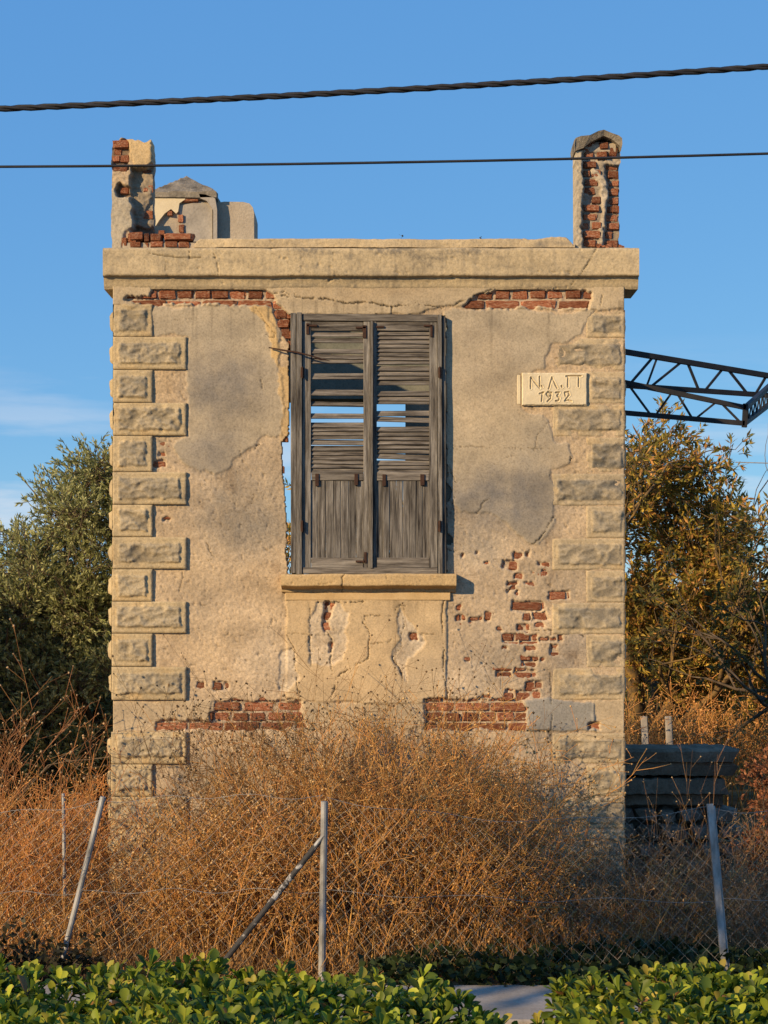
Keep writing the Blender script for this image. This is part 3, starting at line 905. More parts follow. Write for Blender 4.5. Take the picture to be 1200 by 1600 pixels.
# side returns of the cornice run back along the side walls
for sgn, px in ((-1, 163), (1, 997)):
    b = MB()
    x0, x1 = sorted((PX(px) , PX(px) - sgn * 0.07))
    b.box(x0, x1, 0.352, 3.45, PZ(431), PZ(389), 0.008)
    b.build('cornice_return', M['wallside'], house)


def ptop(U):
    t = 374.5 + 1.0 * fbm(U / 35, U * 0 + 3, 71, 4)
    t = t - 3.2 * np.exp(-((U - 880) / 26.0) ** 2) + 2.2 * np.exp(-((U - 838) / 16.0) ** 2) - 1.2 * np.exp(-((U - 850) / 20.0) ** 2)
    t = t + np.clip((U - 882) / 14, 0, 1) ** 1.4 * 13 + np.clip((316 - U) / 11, 0, 1) ** 2 * 9
    return t + 1.1 * fbm(U / 6, U * 0 + 9, 72, 3) * (U > 780)


moulding('parapet', 305, 898, [(389, 0.052), (381, 0.050), (376.5, 0.047), (375, 0.036), (374.5, 0.02)], M['plaster'], house, [],
         lambda U, yy: np.clip(fbm(U / 30, yy / 8, 64, 4) * 1.2 + 0.15, 0, 1) * (0.3 + 0.5 * ((U > 800) & (U < 900))), 1.6, (0.50, 0.40, 0.26), topfn=ptop, seed=230, amp=0.003, back=0.30)
# bricks left standing where the parapet has fallen
base_brick = MB().box(PX(192), PX(306), -0.02, 0.3, PZ(392), PZ(380), 0.004).build('parapet_bed', M['wallside'], house)
for (a, b_, c, d, y_) in [(200, 214, 366, 380, -.03), (203, 224, 364, 377, -.035), (226, 234, 366, 379, -.03), (236, 253, 366, 378, -.033), (256, 302, 366, 376.5, -.035), (203, 221, 379, 388, -.03), (224, 233, 380, 388, -.026), (235, 257, 378, 387, -.032),
                          (259, 278, 378, 388, -.028), (280, 296, 379, 388, -.03), (246, 256, 358, 365, .03), (265, 290, 360, 366, .08), (190, 199, 372, 387, -.02)]:
    brick(a, b_, c, d, y_, base_brick, 0.12, random.uniform(-.05, .05))

# --- broken brick piers on the parapet
def pier(name, label, x0, x1, y0, y1, zones, basecol, yback, seed, topfn, y_off=0.0, colfn=None):
    """front relief of a broken pier: zones = [(poly, lift, colour)]"""
    st = 1.5
    nu = int((x1 - x0) / st) + 1; nvv = int((y1 - y0) / st) + 1
    U, K = np.meshgrid(np.linspace(x0, x1, nu), np.linspace(0, 1, nvv), indexing='ij')
    Yp = y1 + (topfn(U) - y1) * K
    wx = U + 4.5 * fbm(U / 9, Yp / 9, seed, 4, 0.6); wy = Yp + 4.5 * fbm(U / 9, Yp / 9, seed + 4, 4, 0.6)
    h = np.zeros(U.shape); c = np.tile(np.asarray(basecol, float), (*U.shape, 1))
    for poly, lift, col in zones:
        f = blur(inpoly(wx, wy, poly).astype(float), 1)
        h = h * (1 - f) + lift * f
        c = c * (1 - f[..., None]) + np.asarray(col) * f[..., None]
    rough_ = (0.0035 + 0.004 * (h < 0.01)) * fbm(U / 5, Yp / 5, seed + 9, 4, 0.65) + 0.009 * fbm(U / 11, Yp / 9, seed + 10, 3) * (h < -0.03)
    h = h + rough_
    c = c * (1 + 0.16 * fbm(U / 6, Yp / 6, seed + 12, 3))[..., None]
    inset = 0.010 * fbm(U * 0 + seed, Yp / 11, seed + 15, 3)
    ex = np.where(U < (x0 + x1) / 2, 1, -1) * 0
    V_ = np.stack([PX(U) + inset * (np.abs(U - (x0 + x1) / 2) / (x1 - x0) * 2) ** 6 * np.sign((x0 + x1) / 2 - U), y_off - h, PZ(Yp)], -1).reshape(-1, 3)
    F_ = gridfaces(U)[:, ::-1]
    i = np.arange(U.size).reshape(U.shape)
    loop = np.concatenate([i[:, 0], i[-1, 1:], i[::-1, -1][1:], i[0, ::-1][1:-1]])
    n1 = len(loop)
    bv = V_[loop].copy(); bv[:, 1] = yback
    rim = np.array([[n1 + k, n1 + (k + 1) % n1, (k + 1) % n1, k] for k in range(n1)])
    cr_ = c.reshape(-1, 3)[loop]
    i0, i1 = i[:, 0], i[:, -1]
    vb0 = V_[i0].copy(); vb0[:, 1] = yback; vb1 = V_[i1].copy(); vb1[:, 1] = yback
    bq = np.array([[k, nu + k, nu + k + 1, k + 1] for k in range(nu - 1)])
    Vq, Fq, Cq = join([(V_, F_, c.reshape(-1, 3)), (np.concatenate([V_[loop], bv]), rim, np.concatenate([cr_, cr_])),
                       (np.concatenate([vb0, vb1]), bq, np.tile(np.asarray(basecol), (2 * nu, 1)))])
    o = build(name, Vq, Fq, M['plaster'], house, smooth=False, col=np.clip(Cq, 0, 1))
    sm = np.zeros(len(o.data.polygons), bool); sm[:len(F_)] = True
    o.data.polygons.foreach_set('use_smooth', sm)
    tag(o, label)
    return o


MO = (0.46, 0.36, 0.25); PL = (0.43, 0.38, 0.30); OC = (0.56, 0.42, 0.24); DK = (0.20, 0.15, 0.11)


def lt(U):
    return 219 + 3.0 * fbm(U / 8, U * 0 + 2, 81, 4) + 3.5 * np.exp(-((U - 226) / 5.0) ** 2) - 2.5 * np.exp(-((U - 193) / 9.0) ** 2)


lp = pier('roof_pier', 'broken brick pier, its plaster mostly gone', 175, 237, 217, 390, [
    ([(205, 215), (240, 215), (240, 392), (205, 392)], -0.075, (0.33, 0.28, 0.22)),
    ([(170, 214), (240, 214), (240, 240), (236, 256), (225, 262), (214, 262), (208, 300), (170, 300)], 0.0, MO),
    ([(200, 216), (238, 219), (236, 250), (228, 262), (212, 258), (201, 245)], 0.012, OC),
    ([(174, 218), (201, 218), (202, 266), (175, 266)], -0.02, DK),
    ([(182, 288), (204, 290), (204, 308), (183, 308)], -0.05, DK),
    ([(205, 262), (238, 262), (238, 300), (222, 330), (214, 352), (205, 352)], -0.06, (0.30, 0.25, 0.19)),
    ([(168, 300), (181, 296), (184, 308), (204, 309), (208, 330), (207, 356), (196, 360), (192, 392), (168, 392)], 0.014, PL),
    ([(207, 352), (238, 352), (238, 378), (207, 378)], -0.10, DK),
], MO, 0.17, 300, lt)
for (a, b_, c, d, y_) in [(177, 202, 219, 232, -.004), (176, 187, 243, 253, .002), (188, 202, 242, 253, -.004), (176, 201, 257, 268, -.003), (178, 190, 232, 241, .012), (191, 203, 270, 279, .004), (186, 201, 291, 301, .03),
                          (221, 237, 268, 281, .066), (222, 237, 285, 297, .062), (216, 228, 308, 320, .066), (222, 237, 325, 338, .066), (221, 236, 262, 267, .05)]:
    brick(a, b_, c, d, y_, lp, 0.09, random.uniform(-.05, .05))


def rt(U): return U * 0 + 236 + 1.0 * fbm(U / 8, U * 0 + 2, 83, 3)


GP = (0.34, 0.29, 0.23)
rp = pier('roof_pier', 'taller brick pier under a worn stone cap', 901, 970, 234, 391, [
    ([(911, 230), (975, 230), (975, 395), (911, 395)], -0.055, GP),
    ([(926, 258), (934, 262), (948, 275), (952, 300), (950, 330), (944, 360), (941, 392), (934, 392), (938, 350), (943, 320), (940, 290), (924, 268)], -0.040, (0.46, 0.40, 0.32)),
    ([(948, 255), (975, 255), (975, 395), (944, 395), (950, 330), (953, 300)], -0.085, (0.27, 0.22, 0.17)),
    ([(911, 232), (975, 232), (975, 256), (911, 252)], -0.05, (0.42, 0.36, 0.29)),
], (0.45, 0.39, 0.30), 0.20, 340, rt)
yy_ = 250.0
k = 0
while yy_ < 384:
    y2 = yy_ + 10.5
    for (a, b_, d_) in ([(913, 933, .056), (946, 969, .088)], [(912, 922, .057), (925, 940, .056), (951, 969, .086)], [(913, 938, .054), (948, 958, .09), (960, 970, .084)])[k % 3]:
        if random.random() < 0.93:
            brick(a + random.uniform(-1, 1), b_ + random.uniform(-1, 1), yy_ + random.uniform(-.8, .8), y2 + random.uniform(-.8, .8), d_ - 0.013 + random.uniform(-.008, .006), rp, 0.09, random.uniform(-.06, .06))
    yy_ += 13.6; k += 1
for (a, b_, c, d, y_) in [(917, 931, 213, 222, .03), (938, 951, 214, 226, .02), (953, 966, 222, 236, .03), (915, 929, 224, 238, .03), (934, 950, 229, 241, .025), (905, 915, 217, 228, .03)]:
    brick(a, b_, c + 6, d + 6, y_, rp, 0.1, random.uniform(-.2, .2))
# broken crumbs at the foot of the right pier
crm = []
for q in range(34):
    a = random.uniform(930, 974); s_ = random.uniform(2, 5)
    c_ = random.uniform(384, 389)
    o_ = brick(a, a + s_ * 1.4, c_ - s_, c_, random.uniform(-.02, .05), rp, s_ * S * 1.2, random.uniform(-.7, .7))
    if q > 12: pass


def capstone(px0, px1, pyb, pym, pyt, yf, yb_, name, mat, seed, parent, sc=1.0, ref=None):
    """weathered pyramid cap with an overhang; coordinates at depth yf"""
    n_ = 15
    U, W_ = np.meshgrid(np.linspace(-1, 1, n_), np.linspace(-1, 1, n_), indexing='ij')
    r_ = np.maximum(np.abs(U), np.abs(W_))
    pc = at((px0 + px1) / 2, pyt, (yf + yb_) / 2); pc[0] = at((px0 + px1) / 2, pyt, yf)[0]; pe_ = at(px1, pym, yf); pb_ = at(px1, pyb, yf)
    hx = pe_[0] - pc[0]; hy = (yb_ - yf) / 2; cy = (yb_ + yf) / 2
    Z = pe_[2] + (pc[2] - pe_[2]) * (1 - r_) + 0.010 * fbm(U * 3 + seed, W_ * 3, seed, 3)
    V_ = np.stack([pc[0] + U * hx + 0.012 * fbm(U * 2, W_ * 2 + 5, seed + 2, 3), cy + W_ * hy, Z], -1).reshape(-1, 3)
    i = np.arange(n_ * n_).reshape(n_, n_)
    loop = np.concatenate([i[:, 0], i[-1, 1:], i[::-1, -1][1:], i[0, ::-1][1:-1]])
    n1 = len(loop)
    ring2 = V_[loop].copy(); ring2[:, 2] = pb_[2] + 0.006 * fbm(np.arange(n1) / 3, np.zeros(n1), seed + 7, 3)
    ring3 = ring2.copy(); ring3[:, 0] = pc[0] + (ring3[:, 0] - pc[0]) * 0.84; ring3[:, 1] = cy + (ring3[:, 1] - cy) * 0.84; ring3[:, 2] -= 0.018
    Vq = np.concatenate([V_, ring2, ring3]); n0 = n_ * n_
    Fq = [list(q) for q in gridfaces(U)[:, ::-1]]
    for k in range(n1):
        k2 = (k + 1) % n1
        Fq.append([loop[k], loop[k2], n0 + k2, n0 + k][::-1])
        Fq.append([n0 + k, n0 + k2, n0 + n1 + k2, n0 + n1 + k][::-1])
    Fq.append([n0 + n1 + k for k in range(n1)])
    return build(name, [tuple(v) for v in Vq], Fq, mat, parent)


M['cap'] = surf('lichened_cap', [(0.28, (0.10, 0.085, 0.065)), (0.5, (0.22, 0.19, 0.145)), (0.72, (0.34, 0.29, 0.22))], 9, 0.95, 0.8, 45, spec=0.1, bdist=0.012, speck=0.35)
# the right cap: a thin sagging slab whose front has lost its lower edge
cp = MB()
ptsU = [(897, 226), (899, 218), (907, 215), (921, 213), (934, 207), (943, 204.5), (955, 209), (966, 214), (971, 218), (971.5, 228)]
ptsL = [(898, 237), (905, 234), (911, 232), (922, 223), (934, 217), (943, 213), (955, 218), (963, 224), (968, 229), (970, 236)]
for yv0, yv1 in ((-0.035, 0.24),):
    n_ = len(ptsU)
    Vc = []
    for y_ in (yv0, 0.08, yv1):
        for (a, b_) in ptsU: Vc.append((PX(a), y_, PZ(b_) + (0.018 if y_ == 0.08 else 0) + random.uniform(-.004, .004)))
        for (a, b_) in ptsL: Vc.append((PX(a), y_ + (0.02 if y_ == yv0 else 0), PZ(b_)))
    Fc_ = []
    for r_ in range(2):
        o0 = r_ * 2 * n_; o1 = (r_ + 1) * 2 * n_
        for k in range(n_ - 1):
            Fc_.append((o0 + k, o0 + k + 1, o1 + k + 1, o1 + k))
            Fc_.append((o1 + n_ + k, o1 + n_ + k + 1, o0 + n_ + k + 1, o0 + n_ + k))
        Fc_.append((o0 + n_, o0, o1, o1 + n_)); Fc_.append((o0 + n_ - 1, o0 + 2 * n_ - 1, o1 + 2 * n_ - 1, o1 + n_ - 1))
    for k in range(n_ - 1):
        Fc_.append((n_ + k, n_ + k + 1, k + 1, k))
        o1 = 4 * n_
        Fc_.append((o1 + k, o1 + k + 1, o1 + n_ + k + 1, o1 + n_ + k))
    cp.add(Vc, Fc_)
cp.build('pier_cap', M['cap'], rp)
MB().box(PX(903), PX(968), 0.03, 0.19, PZ(240), PZ(219), 0.02).build('pier_head', M['wallside'], rp)

# the rear corner pier with its pyramid cap and rounded shoulder
YB = 2.55
pA = at(236, 376, YB); pB = at(334, 303, YB)
rear = build('roof_pier', *(lambda v, f: (v, f))(*boxvf(pA[0], pB[0], YB, YB + 0.5, pA[2] - 0.9, pB[2], 0.015)), M['wallside'], house)
tag(rear, 'rear corner pier with a pyramid cap')
capstone(231, 337, 308, 299, 275, YB - 0.05, YB + 0.55, 'pier_cap', M['cap'], 5, rear)
# plaster skins of the rear pier, broken to show brick
def slab(poly, y0, y1, name, mat, parent, ydepth):
    n_ = len(poly)
    Vc = [tuple(at(a, b_, ydepth) + np.array([0, y0, 0])) for a, b_ in poly] + [tuple(at(a, b_, ydepth) + np.array([0, y1, 0])) for a, b_ in poly]
    Fc_ = [tuple(range(n_)), tuple(reversed(range(n_, 2 * n_)))] + [(k, n_ + k, n_ + (k + 1) % n_, (k + 1) % n_) for k in range(n_)]
    return build(name, Vc, Fc_, mat, parent)


slab([(238, 300), (291, 304), (290, 313), (281, 319), (279, 332), (276, 335), (268, 328), (258, 335), (250, 345), (243, 356), (238, 360)], -0.035, 0.0, 'plaster_skin', M['plaque'], rear, YB)
M['greyskin'] = surf('grey_render', [(0.25, (0.22, 0.195, 0.165)), (0.5, (0.36, 0.32, 0.265)), (0.75, (0.44, 0.39, 0.32))], 6, 0.95, 0.6, 60, spec=0.1, speck=0.2)
slab([(312, 305), (322, 306), (337, 312), (340, 330), (340, 378), (334, 378), (334, 330), (324, 316), (314, 312)], -0.05, 0.02, 'plaster_skin', M['greyskin'], rear, YB)
slab([(278, 322), (300, 318), (312, 315), (332, 322), (332, 378), (282, 378), (283, 345)], -0.012, 0.0, 'plaster_skin', M['greyskin'], rear, YB)
for (a, b_, c, d) in [(283, 311, 304, 317), (279, 287, 336, 348), (280, 288, 352, 364), (262, 270, 330, 338)]:
    q0 = at(a, d, YB); q1 = at(b_, c, YB)
    o = bpy.data.objects.new('brick', random.choice(BR)); COL.objects.link(o)
    o.location = ((q0[0] + q1[0]) / 2, YB + 0.01, (q0[2] + q1[2]) / 2); o.scale = (q1[0] - q0[0], 0.08, q1[2] - q0[2]); attach(o, rear)
shp = [(338, 378), (338, 317), (350, 315), (380, 315.5), (390, 318), (395, 324), (397, 333), (397, 378)]
slab([(a, b_ + (60 if b_ > 370 else 0)) for a, b_ in shp], 0.0, 0.42, 'pier_shoulder', M['wallside'], rear, YB + 0.03)

# --- date plaque with carved initials and year
def seg(*pts): return [list(pts)]


STROKES = [[(829, 610), (829, 592), (843, 610), (843, 591)], [(857, 611), (862, 592), (870, 610)], [(884, 590), (908, 590)], [(887, 590), (887, 608)], [(904, 590), (904, 607)],
           [(846, 606), (847, 608)], [(877, 606), (878, 608)],
           [(843, 615), (849, 613)], [(847, 613), (846, 627)], [(861, 615), (856, 612), (853, 616), (857, 620), (861, 617), (861, 613), (860, 622), (855, 627)],
           [(868, 613), (874, 613), (870, 618), (874, 621), (872, 626), (868, 626)], [(883, 618), (882, 613), (888, 612), (889, 617), (884, 623), (882, 626), (887, 625), (893, 627)]]
px0, px1, py0, py1 = 815, 917, 583, 634
U, Vv = np.meshgrid(np.linspace(px0, px1, 230), np.linspace(py0, py1, 116), indexing='ij')
h = np.full(U.shape, 0.024) + 0.0012 * fbm(U / 8, Vv / 8, 401, 3)
dmin = np.full(U.shape, 1e9)
STROKES = [[(a_, (b_ - 609) * (0.95 if q_ < 7 else 1.0) + (606.5 if q_ < 7 else 610.0)) for a_, b_ in s_] for q_, s_ in enumerate(STROKES)]
for s_ in STROKES: dmin = np.minimum(dmin, linedist(U + .4 * fbm(U / 6, Vv / 6, 402, 2), Vv + .4 * fbm(U / 6, Vv / 6, 403, 2), s_, 5))
h = h - 0.012 * np.clip(1.15 - dmin / 1.25, 0, 1)
h = h + 0.0025 * np.clip(1 - np.abs(dmin - 2.2) / 0.9, 0, 1)
ed = np.minimum(np.minimum(U - px0, px1 - U), np.minimum(Vv - py0, py1 - Vv)) + 0.8 * fbm(U / 5, Vv / 5, 404, 3)
h = h - 0.008 * np.clip(1 - ed / 1.6, 0, 1)
V1 = np.stack([PX(U), -h, PZ(Vv)], -1).reshape(-1, 3); F1 = gridfaces(U)
i = np.arange(U.size).reshape(U.shape)
loop = np.concatenate([i[:, 0], i[-1, 1:], i[::-1, -1][1:], i[0, ::-1][1:-1]]); n1 = len(loop)
bv = V1[loop].copy(); bv[:, 1] = 0.01
Vq, Fq, _c = join([(V1, F1), (np.concatenate([V1[loop], bv]), np.array([[k, (k + 1) % n1, n1 + (k + 1) % n1, n1 + k] for k in range(n1)]))])
pq = build('date_plaque', Vq, Fq, M['plaque'], house, smooth=True)
tag(pq, 'pale cement plaque carved N.Λ.Π 1932')
# a chip of frame plaster left of the plaque
fr = MB().box(PX(808), PX(813.5), -0.010, 0.0, PZ(632), PZ(586), 0.003)
fr.build('plaque_border', M['plaque'], house)

# --- window sill
moulding('window_sill', 440.5, 712.5, [(926, 0.008), (925, 0.022), (921, 0.026), (918.5, 0.050), (917, 0.072), (916, 0.092), (914.5, 0.097), (900, 0.098), (898, 0.095), (897, 0.07), (896.5, -0.02)], M['plaster'], house,
         [([(540, 890), (536, 905), (533, 930)], 1.2), ([(502, 897), (503, 906)], 0.6), ([(603, 897), (605, 915)], 0.5), ([(500, 913), (520, 912)], 0.8)],
         lambda U, yy: np.clip(fbm(U / 40, yy / 10, 66, 4) * 1.2 - 0.15, 0, 1) * 0.5, 1.4, (0.545, 0.395, 0.215), seed=260, amp=0.0016, back=0.07)
MB().box(PX(446), PX(704), -0.016, 0.06, PZ(938), PZ(925.5), 0.004).build('sill_bed', M['sill'], house)

# --- window frame and louvred shutters
def plank(name, x0, x1, y0, y1, z0, z1, mat, parent, bev=0.0025, tilt=0.0, roll=0.0, warpk=1.0):
    """timber piece: x in px, y in m, z in px rows (z0 lower row); a few cross cuts so that it can bow and split"""
    X0, X1, Z0, Z1 = PX(x0), PX(x1), PZ(z0), PZ(z1)
    V_, F_ = boxvf(X0, X1, y0, y1, Z0, Z1, bev)
    V_ = V_ + rng.normal(0, 0.0009 * warpk, V_.shape)
    c = ((X0 + X1) / 2, (y0 + y1) / 2, (Z0 + Z1) / 2)
    if roll: V_ = rot(V_, c, 'X', roll)
    if tilt: V_ = rot(V_, c, 'Y', tilt)
    return build(name, V_, np.array(F_, dtype=object), mat, parent) if False else build(name, [tuple(v) for v in V_], F_, mat, parent)


frame = bpy.data.objects.new('window_frame', None); COL.objects.link(frame); attach(frame, house); frame.location = (0, 0, 0); frame.matrix_parent_inverse = Matrix.Translation(-Vector(house.location))
frame['label'] = 'grey weathered timber window frame'
def sub(o, par):                # parent to a part whose world transform is the identity
    o.parent = par; o.matrix_parent_inverse = Matrix.Identity(4)
    return o


def wp(*a, **k):
    par = a[8]
    o = plank(*a[:8], None, *a[9:], **k)
    return sub(o, par)


FY = -0.058
wp('post', 455, 463.5, FY, 0.06, 896, 491, M['wood_v'], frame, tilt=-0.0008)
wp('post', 464, 472.5, FY - 0.006, 0.06, 897.5, 490.5, M['wood_v'], frame)
wp('post', 684, 690.5, FY - 0.004, 0.06, 897, 494, M['wood_v'], frame, tilt=-0.004)
wp('post', 691, 696, FY + 0.01, 0.06, 896, 496, M['wood_v'], frame, tilt=-0.002)
wp('rail', 473, 683.5, FY + 0.004, 0.06, 503.5, 493, M['wood_h'], frame, tilt=0.006)
wp('rail', 473, 683.5, FY + 0.002, 0.06, 897, 887, M['wood_h'], frame, tilt=0.003)

SL_L = [(524, 7, 0), (533, 8, .0), (550, 7, .01), (558.5, 7, .02), (565, 8, -.01), (589, 9, 0), (614.5, 10, .005), (632.5, 7.5, .008), (651, 8, 0), (665, 8, 0), (671.5, 7.5, 0), (677.5, 7.5, 0.01), (683.5, 7.5, 0), (692, 8, .012), (701.5, 8, 0), (708.5, 7.5, .01), (715, 8, 0), (722, 7.5, 0.02), (728.5, 8, 0), (735, 7, 0)]
SL_R = [(521.5, 7.5, 0), (528, 7.5, 0), (534.5, 7.5, 0), (541, 7.5, .006), (547.5, 7.5, 0), (554.5, 7.5, .012), (560.5, 7.5, 0), (567, 7.5, -.012), (577, 8, 0), (584.5, 7.5, 0), (591.5, 7.5, .006), (598.5, 7.5, 0), (616, 8, -.012), (623.5, 7.5, 0), (629, 7, 0), (647, 8, -.008), (656.5, 8, .035), (671.5, 8, 0), (678.5, 7.5, 0), (685, 7.5, .006), (691.5, 7.5, 0), (698.5, 7.5, 0), (705.5, 7.5, .008), (714.5, 8, .045), (724, 7.5, 0), (730.5, 7.5, 0), (736, 7, 0)]


def shutter(label, xs0, xi0, xi1, xs1, slats, nboards, z_off):
    s = bpy.data.objects.new('shutter', None); COL.objects.link(s); s.parent = house
    s.matrix_parent_inverse = Matrix.Translation(-Vector(house.location))
    s['label'] = label
    y0, y1 = FY + 0.012, FY + 0.05
    wp('stile', xs0, xi0, y0, y1, 887.3, 503.6, M['wood_v'], s)
    wp('stile', xi1, xs1, y0, y1, 887.2, 503.6, M['wood_v'], s)
    wp('rail', xi0 + .3, xi1 - .3, y0 + 0.003, y1, 518.5, 504.5, M['wood_h'], s, tilt=0.008)
    wp('rail', xi0 + .3, xi1 - .3, y0 + 0.003, y1, 751.5, 738.5, M['wood_h'], s)
    wp('rail', xi0 + .3, xi1 - .3, y0 + 0.003, y1, 887.2, 871.5, M['wood_h'], s)
    for (yc, hh, tl) in slats:
        hh *= 1.12
        wp('slat', xi0 - .4, xi1 + .4, (y0 + y1) / 2 - 0.005, (y0 + y1) / 2 + 0.004, yc + hh / 2, yc - hh / 2, M['wood_h'], s, bev=0.0015, roll=math.radians(-30 + random.uniform(-7, 7)), tilt=tl)
    wd = (xi1 - xi0 + 1.2) / nboards
    for k in range(nboards):
        wp('board', xi0 - .6 + k * wd + .05, xi0 - .6 + (k + 1) * wd - .05, y0 + 0.010 + random.uniform(-.0025, .0025), y1 - 0.006, 872.5, 750.5, M['wood_v'], s, bev=0.0034, tilt=random.uniform(-.0015, .0015))
    return s


shL = shutter('left shutter with many slats missing', 472.6, 486.5, 568, 578.9, SL_L, 7, 0)
shR = shutter('right shutter with most slats left', 583.5, 588.5, 670.5, 683.3, SL_R, 8, 0)
wp('cover_strip', 578.8, 583, FY - 0.008, FY + 0.045, 888, 504, M['wood_v'], shR, tilt=0.001)


def hinge(x0, x1, y0, y1, par, d=0.0):
    o = MB().box(PX(x0), PX(x1), FY + 0.006 - d, FY + 0.02, PZ(y1), PZ(y0), 0.001).build('hinge', M['rust'])
    sub(o, par)


for a in [(493, 498.5, 741, 760), (554, 559.5, 741, 759)]: hinge(*a, shL)
for a in [(597.5, 603, 742, 760), (656.5, 663, 742, 759)]: hinge(*a, shR)
for (x, p_) in ((470.5, shL), (684, shR)):
    for y_ in (576, 815):
        hinge(x, x + 5.5, y_, y_ + 16, p_, 0.014)
        t = MB(); V_, F_ = tubes(np.array([[[PX(x + 2.7), FY - 0.012, PZ(y_ + 17)], [PX(x + 2.7), FY - 0.012, PZ(y_ - 1)]]]), 0.005, 6)
        sub(build('hinge_pin', V_, F_, M['rust']), p_)
for (x0, x1, y0, y1, p_) in [(479, 483.5, 507, 524, shL), (480, 496, 509, 512, shL), (567, 572.5, 510, 530, shL), (556, 572, 512, 515, shL), (588, 600, 511, 514, shR), (672, 675.5, 510, 528, shR), (662, 675, 509, 512, shR), (569, 573, 863, 880, shL), (556, 571, 876, 879, shL)]:
    hinge(x0, x1, y0, y1, p_, 0.002)
# rusty rod poking out of the broken jamb
V_, F_ = tubes(np.array([[at(420, 543, -0.03), at(440, 547, -0.045), at(462, 550, -0.085), at(482, 555, -0.10), at(515, 564, -0.075)]]), np.array([[.004, .006, .006, .005, .002]]), 5)
rod = build('iron_rod', V_, F_, M['rust'], house, smooth=True); tag(rod, 'rusty rod poking across the left shutter')
V_, F_ = tubes(np.array([[at(485, 555, -0.10), at(500, 562, -.1), at(513, 563, -.09)]]), np.array([[.003, .003, .001]]), 4)
build('wire_end', V_, F_, M['rust'], rod)

# ------------------------------------------------------------------ vegetation builders
LEAF4 = np.array([[0, 0, 0], [0.45, 0.5, 0.10], [1, 0, -0.06], [0.45, -0.5, 0.10]], float)
LEAF4F = np.array([[0, 1, 2, 3]])
HEAD = np.array([[0, 0, -.5], [.5, 0, 0], [0, .5, 0], [-.5, 0, 0], [0, -.5, 0], [0, 0, .5]], float)
HEADF = np.array([[0, 2, 1], [0, 3, 2], [0, 4, 3], [0, 1, 4], [5, 1, 2], [5, 2, 3], [5, 3, 4], [5, 4, 1]])


def frames(D):
    D = unit(D)
    ref = np.where(np.abs(D[:, 2:3]) > 0.95, np.array([[1.0, 0, 0]]), np.array([[0, 0, 1.0]]))
    B = unit(np.cross(ref, D)); C = np.cross(D, B)
    return D, B, C


def spin(B, C, a):
    ca, sa = np.cos(a)[:, None], np.sin(a)[:, None]
    return B * ca + C * sa, C * ca - B * sa


def leaves(O, D, L, Wd, col, var=0.25, tint=None):
    """diamond leaves: origin, direction, length, width -> verts, quads, colours"""
    n = len(O)
    D, B, C = frames(D)
    B, C = spin(B, C, rng.uniform(0, 2 * math.pi, n))
    L = np.broadcast_to(L, (n,))[:, None]; Wd = np.broadcast_to(Wd, (n,))[:, None]
    V_, F_ = inst(LEAF4, LEAF4F, O, D * L, B * Wd, C * Wd)
    col = np.asarray(col, float)
    if col.ndim == 1: col = np.tile(col, (n, 1))
    c = col * (1 + rng.uniform(-var, var, (n, 1)))
    return V_, F_, np.repeat(c, 4, 0)


def quadify(F3):                     # triangles stored as degenerate-free quads are not wanted: keep heads apart
    return F3


